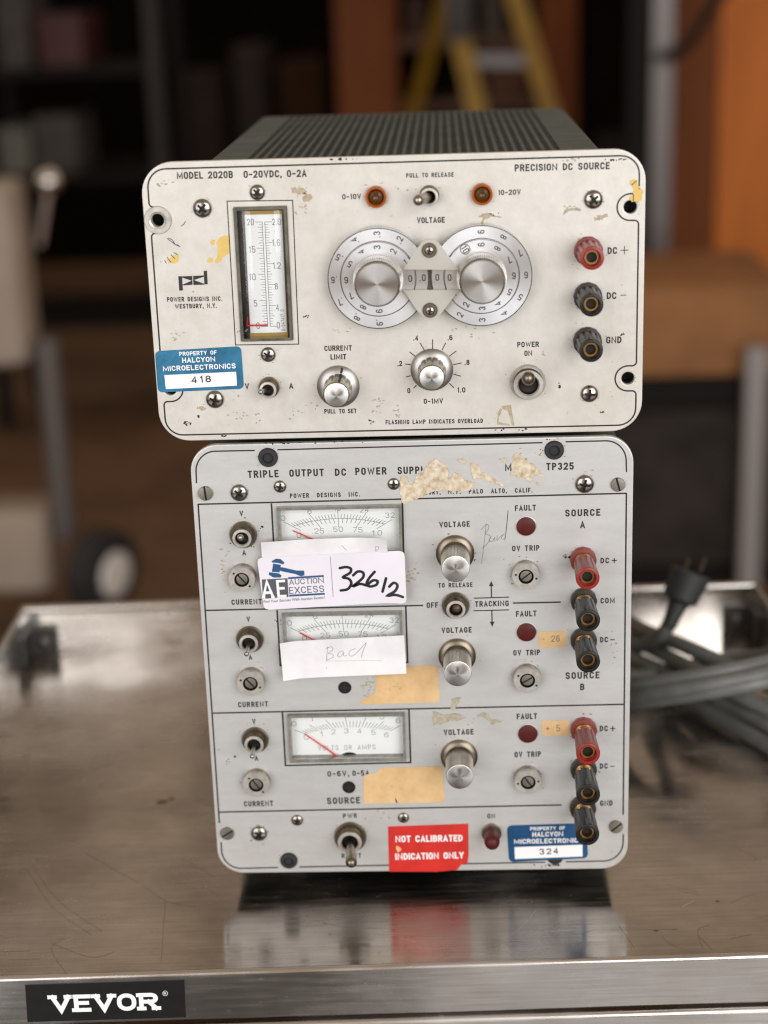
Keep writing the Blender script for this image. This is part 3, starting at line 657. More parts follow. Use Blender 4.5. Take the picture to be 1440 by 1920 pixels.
# case
def case_mesh(x0, x1, z0, z1, y0, y1, mat):
    b = MB(); o1 = rrect(x0, x1, z0, z1, .004, 4); k = .0015
    o2 = rrect(x0+k, x1-k, z0+k, z1-k, .003, 4); n = len(o1)
    cx, cz = (x0+x1)/2, (z0+z1)/2
    vs = [(p[0]-cx, -0.0, p[1]-cz) for p in o1]+[(p[0]-cx, (y1-y0)-k, p[1]-cz) for p in o1]+[(p[0]-cx, (y1-y0), p[1]-cz) for p in o2]
    fs = [tuple(range(2*n, 3*n))[::-1]]
    for a in (0, n):
        fs += [(a+(i+1) % n, a+i, a+n+i, a+n+(i+1) % n) for i in range(n)]
    b.add(vs, fs, 0)
    return b.data('case', [mat]), (cx, y0, cz)
me, lc = case_mesh(-.0865, .0865, .2285, .3446, .0014, .252, m_case); link('case', me, up, lc)
b = MB(); b.lathe([(0, 0), (.007, 0), (.0065, .0055), (0, .0055)], 20); mfoot = b.data('foot', [m_rubber])
for x in (-.07, .07):
    for y in (.03, .22):
        f = link('foot', mfoot, up, (x, y, .2285)); f.rotation_euler = (R(90), 0, 0)
# vertical edgewise meter
Yw = U1.Y0
b = MB(); dp = .009
b.box(wx0, wx0+.0012, Yw-.0012, Yw+dp, wz0, wz1); b.box(wx1-.0012, wx1, Yw-.0012, Yw+dp, wz0, wz1)
b.box(wx0+.0012, wx1-.0012, Yw-.0012, Yw+dp, wz1-.0012, wz1); b.box(wx0+.0012, wx1-.0012, Yw-.0012, Yw+dp, wz0, wz0+.0012)
b.box(wx0, wx1, Yw+dp, Yw+dp+.001, wz0, wz1, 1)
b.box(wx0+.0012, wx0+.0050, Yw+.004, Yw+dp, wz0+.0012, wz1-.0012, 1); b.box(wx1-.0021, wx1-.0012, Yw+.003, Yw+dp, wz0+.0012, wz1-.0012, 0)
mU = link('meter', b.data('meter', [m_gold_clear, m_well], U1.P(495, 510)), up, U1.P(495, 510), label='tall vertical meter with a white two-column scale and red needle')
def mlink(name, b, mats, par): return sub(name, b.data(name, mats, WLOC[par.name]), par)
ds = -.0035
class Sunk(Unit): pass
SU = Sunk(U1.Y0-ds)          # plane of the scale card, sunk behind the panel
b = MB()
pc = [SU.p(*q) for q in [(458.5, 396), (528.6, 394.5), (540, 632), (469, 635)]]
b.plate(pc, SU.Y0+.001, SU.Y0+.0003, 3)
b.plate([SU.p(*q) for q in [(458.5, 402.8), (528.4, 401.2), (538, 622.8), (469.8, 624.6)]], SU.Y0+.0002, SU.Y0, 0)
t0, t1 = Vector((491.6, 416.2)), Vector((502, 612))
for dx in (0, 4.8): SU.line(b, [(t0.x+dx, t0.y), (t1.x+dx, t1.y)], 1.0)
for k in range(21):
    f = k/20; x = t0.x+(t1.x-t0.x)*f; y = t0.y+(t1.y-t0.y)*f
    l = 13 if k % 5 == 0 else (10 if k % 5 in () else 9)
    SU.line(b, [(x, y), (x-l, y+.3)], .9)
    if k < 20: SU.line(b, [(x+.25, y+4.9), (x-6, y+5.1)], .7)
for k in range(11):
    f = k/10; x = t0.x+4.8+(t1.x-t0.x)*f; y = t0.y+(t1.y-t0.y)*f
    SU.line(b, [(x, y), (x+(13 if k % 2 == 0 else 9), y-.3)], .9)
    for j in range(1, 4):
        if k < 10: SU.line(b, [(x+.9*j/4, y+19.6*j/4), (x+.9*j/4+6.5, y+19.6*j/4-.1)], .7)
for s_, x, y in (('20', 464, 422.5), ('15', 467, 474), ('10', 467.5, 525.5), ('5', 477, 575), ('0', 481.5, 617)):
    SU.text(b, s_, (x, y), (x+(12 if len(s_) > 1 else 5.6), y-.3), 12.4, wt=.10, gw=.38)
for s_, x, y, w in (('2.0', 510.5, 422, 16), ('1.6', 510.5, 461, 15), ('1.2', 512, 504, 14.5), ('.8', 513, 543, 8), ('.4', 515, 582.5, 8.5), ('0', 519.5, 616, 6)):
    SU.text(b, s_, (x, y), (x+w, y-.3), 12, wt=.10, gw=.38)
o_ = SU.p(534.5, 620); stext(b, '0-947417 0', o_, (0, .0016), (-1, 0), .0016, .10, .40, .16, SU.Y0-.00005, 1)
mlink('scale_card', b, [m_white, m_grey, m_ink, m_gold], mU)
b = MB(); a_ = SU.p(462.5, 610.6, .0012); c_ = SU.p(501, 609.6, .0012)
b.tube([(a_[0], SU.Y0-.0012, a_[1]), (c_[0], SU.Y0-.0012, c_[1])], .00035, 8)
e_ = SU.p(463.5, 594, .0012); b.tube([(a_[0], SU.Y0-.0012, a_[1]), (e_[0], SU.Y0-.0002, e_[1])], [.00035, .0002], 8)
mlink('needle', b, [m_needle], mU)
b = MB(); n_ = 20; xs_ = [wx0+.0013+(wx1-wx0-.0026)*k/n_ for k in range(n_+1)]
ys_ = [Yw-.0006-.0022*(1-(2*k/n_-1)**4)**.8 for k in range(n_+1)]
b.add([(x, y, z) for x, y in zip(xs_, ys_) for z in (wz0+.0013, wz1-.0013)], [(2*k, 2*k+2, 2*k+3, 2*k+1) for k in range(n_)], 0, True)
mlink('window', b, [mk_glass('curved_window', (.97, .975, .97), 1.5, .04, 1.3)], mU)
# screws
for x, y, r_, a in ((379, 391, 17.8, 40), (482, 361, 14.6, 42), (502.5, 665.4, 14.2, 30), (402.5, 749.7, 17, 20), (1113, 374.4, 17.8, 50), (1105.5, 739, 16.4, 5)):
    screw(U1, up, x, y, r_, a)
# amber lamps
for x, y in ((705, 369.5), (904, 364.5)):
    P = U1.P(x, y, .002); P.y = U1.Y0; r_ = rpx(20.5, P)
    b = MB(); b.lathe([(0, 0), (r_, 0), (r_, .0022), (r_*.93, .0032), (r_*.76, .0032), (r_*.68, .0012), (0, .0012)], 40)
    o = link('indicator_lamp', b.data('indicator_lamp', [m_amber]), up, P, label='amber indicator lamp')
    b = MB(); b.lathe([(0, .0013), (r_*.66, .0013), (r_*.60, .0022), (r_*.3, .0030), (r_*.12, .0024), (0, .0024)], 32); sub('lens', b.data('lens', [m_ambin]), o)
# toggles
toggle(U1, up, (805, 366), 19, 17, (780.5, 376.8), 10.5, .016, label='thick stubby toggle bent to one side', tb=.95, metal=m_knob)
toggle(U1, up, (504.8, 725.5), 20, 16, (486.8, 735.6), 5.2, .013, label='slim toggle leaning towards the letter V')
toggle(U1, up, (989.5, 715.5), 33.5, 28, (990.6, 707), 13, .020, wmat=m_ring, metal=m_grime, label='large ball-ended power toggle')
# ring on the upper left mounting hole
P = U1.P(296.5, 410.8); P.y = U1.Y0; P.x, P.z = xa, za
b = MB(); r_ = rpx(26.5, P); b.lathe([(r_*.47, 0), (r_*.47, .0010), (r_*.60, .0014), (r_*.62, .0008), (r_*.94, .0008), (r_, 0)], 40); link('washer', b.data('washer', [m_ring]), up, P)
b = MB(); b.lathe([(0, -.0102), (.0045, -.0102), (.0045, -.0034), (.0029, -.0034), (.0029, -.010), (0, -.010)], 20); msl = b.data('mounting_sleeve', [m_rubber])
for x in (xa, xb):
    for z in (za, zb): link('mounting_sleeve', msl, up, (x, U1.Y0, z))
# binding posts
post(U1, up, (1102.8, 470), 27.2, 'new', 'red', (1109, 486), 'red ribbed binding post')
post(U1, up, (1101.8, 555.6), 27, 'new', 'black', (1108, 571.7)); post(U1, up, (1101, 639), 27, 'new', 'black', (1107, 657.8))
# small knobs
knob(U1, up, (634.5, 724), 40, 'pointer', 14, 'fluted knob with a black pointer line', (628, 740))
knob(U1, up, (809.8, 692.6), 40, 'scallop', 3, 'fluted knob inside a printed dial scale', (809, 709))
# the two big dials
def bigdial(cx, cy, knobc, side, label):
    P = U1.P(cx, cy, .007); P.y = U1.Y0; Q = U1.P(cx, cy, .007); r = rpx(95, Q)
    b = MB(); n = 240
    b.lathe([(0, .002), (r*.985, .002), (r, .0028), (r, .0062), (r*.985, .007), (0, .007)], n, rf=lambda j, q, k: q*(1-(.012 if j % 2 else 0)) if k in (2, 3) else q)
    b.lathe([(r*.984, .00706), (r*1.001, .00700)], 120, mat=2); H2 = r*.135
    def num(t, ang, rad, H, d):
        H = H2
        a = R(ang); rot = a if side < 0 else a-math.pi
        u = (math.cos(rot), math.sin(rot)); v = (-math.sin(rot), math.cos(rot))
        adv = stext(None, t, (0, 0), u, v, H, .145, .42, .2)*H
        o = (rad*math.cos(a)-u[0]*adv/2-v[0]*H/2, rad*math.sin(a)-u[1]*adv/2-v[1]*H/2)
        return o, (u[0]*H, u[1]*H), v
    def put(b, t, ang, rad, H, d):
        o, u, v = num(t, ang, rad, H, d); stext(b, t, o, u, v, H2, .145, .42, .2, -d-.00005, 1)
    for k in range(10):
        ang = 30*k if side < 0 else 180+30*k
        put(b, ('.%d' % k) if side < 0 else str(k), ang, r*.875, r*.105, .007)
    o = link('voltage_dial', b.data('voltage_dial', [m_dial, m_ink]), up, P, label=label)
    b = MB(); ri = r*.735
    b.lathe([(0, .0069), (ri, .0069), (ri, .0079), (ri*.985, .0082), (0, .0082)], 96)
    b.lathe([(ri*1.004, .00705), (ri*1.025, .00705)], 96, mat=1)
    for k in range(10 if side < 0 else 11):
        ang = 30*k if side < 0 else 180+30*k
        put(b, str(k), ang, ri*.86, r*.105, .0082)
        if k == 10: b.ribbon(circ(ri*.86*math.cos(R(ang)), ri*.86*math.sin(R(ang)), r*.095, 28), r*.014, -.00826, 1, closed=True)
    sub('inner_dial', b.data('inner_dial', [m_dial, m_ink]), o)
    rk = r*.445; b = MB(); n = 160
    kd = .0082+max(.008, depth_of(Unit(U1.Y0-.0082), (P.x*0+cx, cy+2), knobc)) if False else .0200
    b.lathe([(0, .0081), (rk*1.10, .0081), (rk*1.10, .0125), (rk*1.02, .0165), (rk*.99, kd), (rk*.97, kd+.0002), (0, kd+.0002)], n, rf=lambda j, q, k: q*(1-(.035 if j % 2 else 0)) if k in (1, 2, 3) else q)
    b.lathe([(rk*1.0, kd-.0012), (rk*1.015, kd-.001), (rk*1.0, kd-.0002)], 64, mat=1)
    sub('knob', b.data('knob', [m_knob, m_dark]), o)
    b = MB(); b.lathe([(0, kd), (rk*.95, kd), (rk*.95, kd+.0005), (rk*.92, kd+.0008), (0, kd+.0008)], 72); sub('cap', b.data('cap', [m_spin]), o)
    return P, r
bigdial(709.2, 522.8, (703, 537.5), -1, 'left voltage dial with decimal figures'); bigdial(903, 517.8, (904, 532), 1, 'right voltage dial with whole figures and a circled 10')
# plastic shield over the dial readings
d0, d1 = .0098, .0118
top = [(c2((640, 700))[0]), *c2((690, 625), (740, 606), (790, 622), (838, 690), (938, 815)), *c2((562, 812))]
bot = c2((562, 950), (938, 948), (862, 1080), (820, 1125), (745, 1146), (680, 1125), (642, 1085))
mid = c2((562, 812), (938, 815), (938, 948), (562, 950))
b = MB()
top = [tuple(v) for v in [(600+.27778*x, 280+.27778*y) for x, y in [(562, 811), (655, 672), (684, 632), (712, 612), (742, 606), (772, 611), (800, 630), (830, 668), (938, 814)]]]
bot = [tuple(v) for v in [(600+.27778*x, 280+.27778*y) for x, y in [(938, 949), (836, 1085), (806, 1122), (776, 1140), (745, 1146), (714, 1140), (684, 1120), (655, 1088), (562, 951)]]]
U1.slab(b, top, d0, d1, 0); U1.slab(b, bot, d0, d1, 0)
cen = U1.P(805, 525)
sh = link('dial_shield', b.data('dial_shield', [m_milky], cen), up, cen, label='milky plastic lozenge with a clear reading window')
b = MB(); b.plate([U1.p(*q, d1) for q in mid], U1.Y0-d0-.0002, U1.Y0-d1+.0001, 0); mlink('window', b, [m_clear], sh)
for x, y in ((805, 469), (806.4, 581.4)):
    P = U1.P(x, y, d1); r_ = rpx(14, P)
    b = MB(); b.lathe([(0, 0), (r_, 0), (r_, .0006), (r_*.9, .0009), (0, .0009)], 28, c=P); mlink('washer', b, [m_grime], sh)
    s_ = bpy.data.objects.new('screw', me_ph); COL.objects.link(s_); s_.parent = sh; s_.location = P+Vector((0, -.0008, 0))-cen; s_.scale = (rpx(8.8, P),)*3
    s_.rotation_euler = (0, R(20), 0)
    b = MB(); b.tube([(P.x, U1.Y0, P.z), (P.x, U1.Y0-d0, P.z)], .0022, 16); mlink('standoff', b, [m_alu], sh)
# blue property sticker
def property_sticker(U, root, corners, box, lines, num, mat, d, label, r=9):
    b = MB()
    pts = fillet([(*q, r) for q in corners], True, 5); pts = [tuple(v) for v in pts]
    cen = U.P(*corners[0])
    U.slab(b, pts, 0, d, 0)
    U.poly(b, box, d+.00005, 1)
    for t, a, c, h, off in lines: U.text(b, t, a, c, h, wt=.19, sp=.16, d=d+.00006, mat=1, gw=.56)
    t, a, c, h = num
    n = len(t)
    U.text(b, t, a, c, h, wt=.17, sp=.22, d=d+.0001, mat=2, gw=.46)
    return link('property_sticker', b.data('property_sticker', [mat, m_wprint, m_ink], cen), root, cen, label=label)
property_sticker(U1, up, [(290.4, 658.5), (452, 649), (457.6, 729), (296.2, 735.8)], [(308, 703.3), (442.7, 697), (444.4, 723), (311, 729.6)],
   [('PROPERTY OF', (336.4, 667.4), (406.4, 664.4), 7.6, .02), ('HALCYON', (342, 680.4), (403.8, 678), 9.6, .03), ('MICROELECTRONICS', (306, 696.2), (442.2, 690.6), 9.6, .03)],
   ('418', (359, 718.6), (396.6, 716.4), 12.6), m_bluel, .00022, 'wrinkled blue property sticker numbered 418')
b = MB()
for k, pg in enumerate(([(1218, 222), (1245, 210), (1268, 220), (1270, 250), (1290, 268), (1262, 300), (1245, 290), (1230, 262), (1214, 245)], [(1236, 300), (1262, 285), (1300, 282), (1314, 300), (1300, 330), (1304, 355), (1276, 376), (1256, 368), (1232, 375), (1212, 352), (1216, 335), (1238, 325)])): U1.slab(b, c3(*pg), 0, .00015+k*.00004, 0)
U1.line(b, c3((1228, 255), (1266, 222)), 1.4, .00026, 1); U1.line(b, c3((1226, 312), (1242, 322), (1241, 372)), 1.4, .00026, 1)
cen = U1.P(1190, 355); link('yellow_tape', b.data('yellow_tape', [m_yel, m_ink], cen), up, cen)

# ================================================================== LOWER UNIT
U2 = Unit(0.0); X0, X1, Z0, Z1 = -.09883, .09883, .006, .22206
lo = thing('bench_power_supply', 'taller grey-faced triple-output power supply with three meters, standing on the steel cart', 'power supply', (0, 0, 0))
mb = MB()
mets = []                       # window rectangles of the three meters
for q in ([(520, 952), (751, 946.5), (757, 1061), (524, 1067)], [(529, 1151), (752, 1146.5), (758, 1236), (534, 1242)], [(539, 1341), (759.5, 1337), (761.5, 1424.5), (544, 1431)]):
    v = [U2.p(*w, .002) for w in q]
    mets.append(((v[0][0]+v[3][0])/2, (v[1][0]+v[2][0])/2, (v[2][1]+v[3][1])/2, (v[0][1]+v[1][1])/2))
H_ = mets[2][3]-mets[2][2]
mets = [(a, b_, z1-H_, z1) for a, b_, z0, z1 in mets]
holes = [[(a+.001, z0+.001), (b_-.001, z0+.001), (b_-.001, z1-.001), (a+.001, z1-.001)] for a, b_, z0, z1 in mets]
pm, fn = panel_mesh(rrect(X0, X1, Z0, Z1, .0125, 10), holes, .0032, .0005)
for p in pm.polygons:
    vs = [fn(pm.vertices[i].co, U2.Y0) for i in p.vertices]
    mb.add(vs, [tuple(range(len(vs)))], 2 if abs(p.normal.z) < .9 else 0)
T = lambda t, a, b, h, sp=.24, **k: U2.text(mb, t, a, b, h, sp=sp, **k)
Ln = lambda pts, w=2.0: U2.line(mb, pts, w*1.35)
for t, a, b_ in (('TRIPLE', (465, 896.4), (522.6, 894.8)), ('OUTPUT', (542.9, 894.2), (607.4, 892.6)), ('DC', (628.3, 892.5), (649.2, 892)), ('POWER', (666.5, 890.9), (724.7, 889.6)), ('SUPPLY', (745.6, 889.2), (808, 887.8)), ('MODEL', (947, 883.4), (1003, 882.2)), ('TP325', (1024.4, 881.8), (1075.6, 880.6))): T(t, a, b_, 13.8)
for t, a, b_ in (('POWER', (544, 934), (579.3, 933.2)), ('DESIGNS', (594.8, 932.7), (639, 931.8)), ('INC.', (654, 931.3), (675, 930.8)), ('WESTBURY,', (768, 928.2), (826, 927)), ('N.Y.', (840, 926.6), (864, 926.1)), ('PALO', (879, 925.8), (905.3, 925.3)), ('ALTO,', (921, 925), (950.3, 924.4)), ('CALIF.', (965.7, 924), (998.3, 923.3))): T(t, a, b_, 8.8, .3)
# frame lines
def arc(pts, r): return [tuple(v) for v in fillet([(*q, r) for q in pts], False, 8)]
Ln(arc([(368.5, 906), (366, 846.8), (477.8, 844.6)], 36)); Ln([(520.2, 843.4), (1017, 830)]); Ln(arc([(1060.3, 828.4), (1173, 825.6), (1174.7, 885)], 37))
Ln([(371.5, 945.6), (1174.7, 925)], 2.2); Ln([(371.5, 945.2), (411.3, 1543.5)], 2.2); Ln([(1174.5, 924.6), (1168.4, 1528)], 2.2)
Ln([(386.4, 1144.6), (793.6, 1135.2)], 2.2); Ln([(961.7, 1130.8), (1051.5, 1129)], 2.2)
Ln([(399.3, 1337.2), (1170.5, 1320.6)], 2.2); Ln([(410, 1522.8), (1053, 1509.3)], 2.2)
Ln([(508.9, 944), (512.7, 1013), (518, 1110)], 2.4); Ln([(754.3, 938), (757.5, 1060)], 2.4)
Ln([(519.5, 1144), (525.7, 1248), (764.3, 1242.2), (760.8, 1136)], 2.4); Ln([(529.5, 1335), (535.2, 1435.4), (770, 1429.6), (766.7, 1328)], 2.4)
Ln(arc([(414.7, 1579), (417, 1629), (521.5, 1626.6)], 36)); Ln([(561.4, 1625.6), (1022.3, 1616.6)]); Ln(arc([(1061, 1616), (1168, 1613.6), (1168.6, 1564)], 36))
T('V', (449.4, 967.7), (456.4, 967.5), 10); T('A', (454.5, 1041.4), (461.6, 1041.2), 10); T('CURRENT', (434.5, 1134.3), (491, 1132.8), 10)
T('V', (463, 1166), (469, 1165.8), 9.8); T('A', (466.8, 1237.3), (473, 1237.1), 9.8); T('CURRENT', (446.9, 1326.4), (502.7, 1324.8), 10)
T('V', (473.4, 1357.8), (479.4, 1357.6), 9.8); T('A', (478, 1426.4), (484.4, 1426.2), 9.8); T('CURRENT', (458, 1512.4), (512.4, 1511.1), 10)
for a, b_ in (((824, 989.2), (880.8, 987.6)), ((828.2, 1187.4), (884.4, 1186)), ((832.4, 1378.6), (888, 1377.2))): T('VOLTAGE', a, b_, 10.6)
T('PULL', (841, 1090.5), (867, 1089.9), 8.6); T('TO RELEASE', (822, 1102), (886, 1100.5), 8.6); T('OFF', (800.2, 1140.2), (821.4, 1139.7), 10.6); T('TRACKING', (890.9, 1138), (953.9, 1136.4), 10.6, .22)
Ln([(888.3, 1121.7), (954.6, 1119.6)], 1.6); Ln([(888.2, 1145.2), (954.2, 1143.6)], 1.6)
Ln([(921.6, 1120.5), (921, 1096)], 1.7); U2.poly(mb, [(921, 1089.4), (925.6, 1099), (916.6, 1099.2)], .00007)
Ln([(922.2, 1144.6), (922.7, 1168)], 1.7); U2.poly(mb, [(922.9, 1175.6), (918.3, 1165.8), (927.3, 1165.6)], .00007)
for a, b_ in (((965.7, 958.3), (1004.8, 957)), ((967.7, 1156.6), (1005.9, 1155.4)), ((969.2, 1349), (1006.8, 1348))): T('FAULT', a, b_, 10.8)
for a, b_ in (((960.4, 1033.8), (1011.4, 1032.4)), ((962.6, 1229.4), (1012.5, 1228.2)), ((965, 1420.2), (1014.3, 1419))): T('OV TRIP', a, b_, 10.4)
T('SOURCE', (1059.7, 968.8), (1125.6, 967), 13.2); T('A', (1088, 990.5), (1096.8, 990.2), 13); T('SOURCE', (1060.5, 1273.6), (1124, 1272), 13); T('B', (1088, 1294.4), (1095.6, 1294.2), 12.6)
T('SOURCE', (613.5, 1507.8), (675.2, 1506.4), 12.2); T('C', (690, 1505.8), (700, 1505.5), 12.2); T('0-6V,', (614, 1456.2), (655, 1455.2), 10.2, .24); T('0-5A', (661, 1455), (692.3, 1454.4), 10.2, .24)
T('0-32V,', (603.5, 1268.4), (646, 1267.4), 10.2, .24); T('0-1A', (656, 1267.2), (688, 1266.6), 10.2, .24)
for t, a, b_ in (('DC', (1126, 1056.4), (1142, 1056)), ('COM', (1126, 1131.5), (1152.7, 1130.9)), ('DC', (1125.3, 1204.8), (1140, 1204.4)), ('DC', (1124.7, 1371.2), (1139.7, 1370.8)), ('DC', (1124.7, 1441.7), (1139.7, 1441.3)), ('GND', (1125.3, 1511.3), (1148.6, 1510.8))): T(t, a, b_, 10.4, .22)
for sg in (((1146.8, 1051), (1156.6, 1050.8)), ((1151.7, 1046), (1151.7, 1056)), ((1144, 1199.6), (1152.5, 1199.4)), ((1144, 1366.1), (1154, 1365.9)), ((1149, 1361), (1149, 1371)), ((1144, 1437.1), (1152.2, 1436.9))): Ln(sg, 1.4)
T('ON', (914, 1534.6), (928.4, 1534.3), 8.8); T('PWR', (643.4, 1534.4), (669.5, 1533.6), 8.8); T('RESET', (641, 1609.2), (677.5, 1608.4), 8.8)
U2.poly(mb, [(1040.5+16*math.cos(R(a)), 1606+15*math.sin(R(a))) for a in range(0, 360, 20)], .00005, 6)
# pencil word on the paint
for st in ([(530, 755), (538, 690), (548, 610), (556, 528)], [(528, 560), (560, 530), (572, 552), (552, 585), (578, 596), (570, 632), (535, 668)], [(585, 600), (575, 625), (592, 628), (604, 606), (606, 628)], [(620, 596), (618, 622), (634, 606), (650, 590)], [(660, 585), (642, 610), (662, 612), (672, 560), (682, 450), (676, 520), (664, 622)]):
    U2.hand(mb, c8(*st), 1.1, .00006, 3)
MATS_L = [m_panL, m_ink, m_edge, m_pencil, m_resid, m_glue, m_recess]
for (x, y, w, h, n, mt) in ((765, 1075, 22, 22, 26, 4), (470, 990, 30, 10, 6, 6), (520, 1165, 12, 10, 6, 6), (690, 1288, 18, 26, 46, 4), (490, 855, 20, 8, 8, 4), (1045, 830, 18, 12, 8, 4), (1030, 1622, 30, 6, 14, 6), (850, 1030, 40, 10, 8, 4), (430, 1430, 12, 20, 5, 6), (1150, 1230, 10, 60, 8, 4), (900, 1350, 40, 10, 8, 4), (700, 1530, 60, 12, 6, 4), (1065, 1040, 14, 12, 6, 6), (580, 830, 120, 4, 12, 6), (1100, 900, 30, 30, 10, 4), (1000, 850, 60, 12, 10, 4), (420, 1060, 14, 60, 12, 4)):
    flecks(U2, mb, x, y, w, h, n, mt, int(x*3+y))
for x, y, r_ in ((448, 925, 17), (1096.5, 908.6, 18), (485, 1564, 16), (456.5, 1001.5, 27), (468.8, 1197.5, 27), (478.8, 1386, 26.5), (854.5, 1134, 27), (657, 1568, 31.5), (456, 1081, 27), (472, 1275, 27), (482, 1464, 26.5), (986, 1075, 27.5), (988, 1269, 27), (989, 1459, 27), (853, 1037, 37), (857, 1229, 36), (861, 1418, 35.5), (1093, 1048, 26), (1094, 1124, 26), (1094, 1199, 26), (1094, 1366, 26), (1094, 1441, 26), (502, 859, 20), (1039, 845, 20), (541, 1615, 18)): grime(U2, mb, x, y, r_, 6, 4 if int(x+y) % 3 else 6, int(x*2+y))
link('front_panel', mb.data('front_panel', MATS_L, lo.location), lo, lo.location)
me, lc = case_mesh(-.0935, .0935, .0105, .2185, .0034, .235, m_case2); link('case', me, lo, lc)
b = MB(); b.lathe([(0, 0), (.008, 0), (.007, .0159), (0, .0159)], 20); mfoot = b.data('foot', [m_rubber])
for x in (-.065, .065):
    for y in (.035, .2):
        f = link('foot', mfoot, lo, (x, y, .0105)); f.rotation_euler = (R(90), 0, 0)
# the three panel meters
def pmeter(k, label):
    x0, x1, z0, z1 = mets[k]; pr, dp = .0026, .0030; Y = U2.Y0; t = .0013
    cen = Vector(((x0+x1)/2, Y, (z0+z1)/2)); b = MB()
    b.box(x0, x0+t, Y-pr, Y+dp, z0, z1); b.box(x1-t, x1, Y-pr, Y+dp, z0, z1); b.box(x0+t, x1-t, Y-pr, Y+dp, z1-t, z1); b.box(x0+t, x1-t, Y-pr, Y+dp, z0, z0+t*1.2, 0)
    b.box(x0+t, x1-t, Y+dp, Y+dp+.001, z0, z1, 1)
    o = link('meter', b.data('meter', [m_bezel, m_well, m_gold_clear], cen), lo, cen, label=label)
    SUk = Unit(Y+dp-.0006); b = MB()
    b.plate([(x0+t, z0+t), (x1-t, z0+t), (x1-t, z1-t), (x0+t, z1-t)], SUk.Y0+.0004, SUk.Y0, 0)
    P = lambda *pts: (c11(*pts) if k == 2 else c9(*pts) if k == 1 else c7(*pts))
    if k == 2:
        cx, cz = SUk.p(*c11((948, 520))[0]); ra = SUk.p(*c11((948, 190))[0])[1]-cz
        A0, A1 = SUk.p(*c11((680, 232))[0]), SUk.p(*c11((1232, 212))[0])
    elif k == 1:
        cx, cz = SUk.p(*c9((956, 560))[0]); ra = SUk.p(*c9((956, 138))[0])[1]-cz
        A0, A1 = SUk.p(*c9((665, 190))[0]), SUk.p(*c9((1258, 172))[0])
    else:
        cx, cz = SUk.p(*c7((945, 950))[0]); ra = SUk.p(*c7((945, 544))[0])[1]-cz
        A0, A1 = SUk.p(*c7((665, 592))[0]), SUk.p(*c7((1242, 578))[0])
    # circle through the two ends and the crown of the arc
    top_ = (cx, cz+ra)
    def ccen(p, q_, r_):
        ax, ay, bx, by, cx_, cy_ = *p, *q_, *r_
        d = 2*(ax*(by-cy_)+bx*(cy_-ay)+cx_*(ay-by))
        return (((ax*ax+ay*ay)*(by-cy_)+(bx*bx+by*by)*(cy_-ay)+(cx_*cx_+cy_*cy_)*(ay-by))/d, ((ax*ax+ay*ay)*(cx_-bx)+(bx*bx+by*by)*(ax-cx_)+(cx_*cx_+cy_*cy_)*(bx-ax))/d)
    O = Vector(ccen(A0, A1, top_)); rad = (Vector(A0)-O).length
    a0 = math.atan2(A0[1]-O.y, A0[0]-O.x); a1 = math.atan2(A1[1]-O.y, A1[0]-O.x)
    pv = Vector((O.x, z0+.004)) if k == 2 else Vector((O.x, z0+.002))
    def tick(f, l0, l1, w):
        a = a0+(a1-a0)*f; c = O+Vector((math.cos(a), math.sin(a)))*rad; dr = (c-pv).normalized()
        b.ribbon([tuple(c-dr*l0), tuple(c+dr*l1)], w, SUk.Y0-.00005, 1, cap=False)
        return c, dr
    w = .00022
    def numat(t, px, h=14.5, wd=None):
        x, y = P(px)[0]; wd = wd or sum(5 if c in '1.' else 8.6 for c in t)
        SUk.text(b, t, (x-wd/2, y+h/2), (x+wd/2, y+h/2-.3), h, wt=.085, sp=.2, d=.00005, mat=1, gw=.55)
    if k == 2:
        n = 30
        for i in range(n+1):
            mj = i % 5 == 0
            tick(i/n, 0, .0056 if mj else .0034, w)
        for tx, px in (('0', (603, 166)), ('1', (718, 132)), ('5', (1181, 120)), ('6', (1288, 145))): numat(tx, px, 9)
        for i, px in enumerate(((683, 255), (782, 233), (862, 219), (947, 213), (1034, 213), (1126, 222), (1211, 239))): numat(str(i), px, 9)
        SUk.text(b, 'VOLTS OR AMPS', c11((762, 342))[0], c11((1138, 333))[0], 9.2, wt=.08, sp=.35, d=.00005, mat=1, gw=.5)
        ht = SUk.p(*c11((965, 352))[0]); hub = [(ht[0]+.0062*math.cos(R(a)), max(ht[1]-.0062+.0062*math.sin(R(a)), z0+.0006)) for a in range(0, 181, 10)]
        b.flat(hub, SUk.Y0-.00008, 2)
        tip, bs = SUk.p(*c11((672, 232))[0], .0012), SUk.p(*c11((887, 380))[0], .0012)
    else:
        n = 32
        b.ribbon([(O.x+rad*math.cos(a0+(a1-a0)*i/40), O.y+rad*math.sin(a0+(a1-a0)*i/40)) for i in range(41)], w, SUk.Y0-.00003, 1, cap=False)
        for i in range(n+1):
            mj = i % 8 == 0; tick(i/n, 0, .0042 if mj else .0022, w)
        for i in range(21):
            mj = i % 5 == 0; tick(i/20, .0042 if mj else .0022, 0, w)
        if k == 0: nm = (('0', (606, 541)), ('8', (772, 497)), ('16', (948, 478)), ('24', (1116, 489)), ('32', (1277, 523)), ('0', (706, 648)), ('.25', (826, 622)), ('.50', (945, 611)), ('.75', (1068, 615)), ('1.0', (1196, 634)))
        else: nm = (('0', (607, 134)), ('8', (777, 90)), ('16', (958, 70)), ('24', (1133, 80)), ('32', (1297, 116)), ('0', (707, 236)), ('.25', (836, 216)), ('.50', (957, 206)), ('.75', (1083, 208)), ('1.0', (1213, 226)))
        for tx, px in nm: numat(tx, px, 9.6)
        tip = SUk.p(*P((668, 620) if k == 0 else (675, 200))[0], .0012); bs = tuple(Vector(tip)+(pv-Vector(tip))*.97)
    mlink('scale_card', b, [m_white, m_grey, m_dark], o)
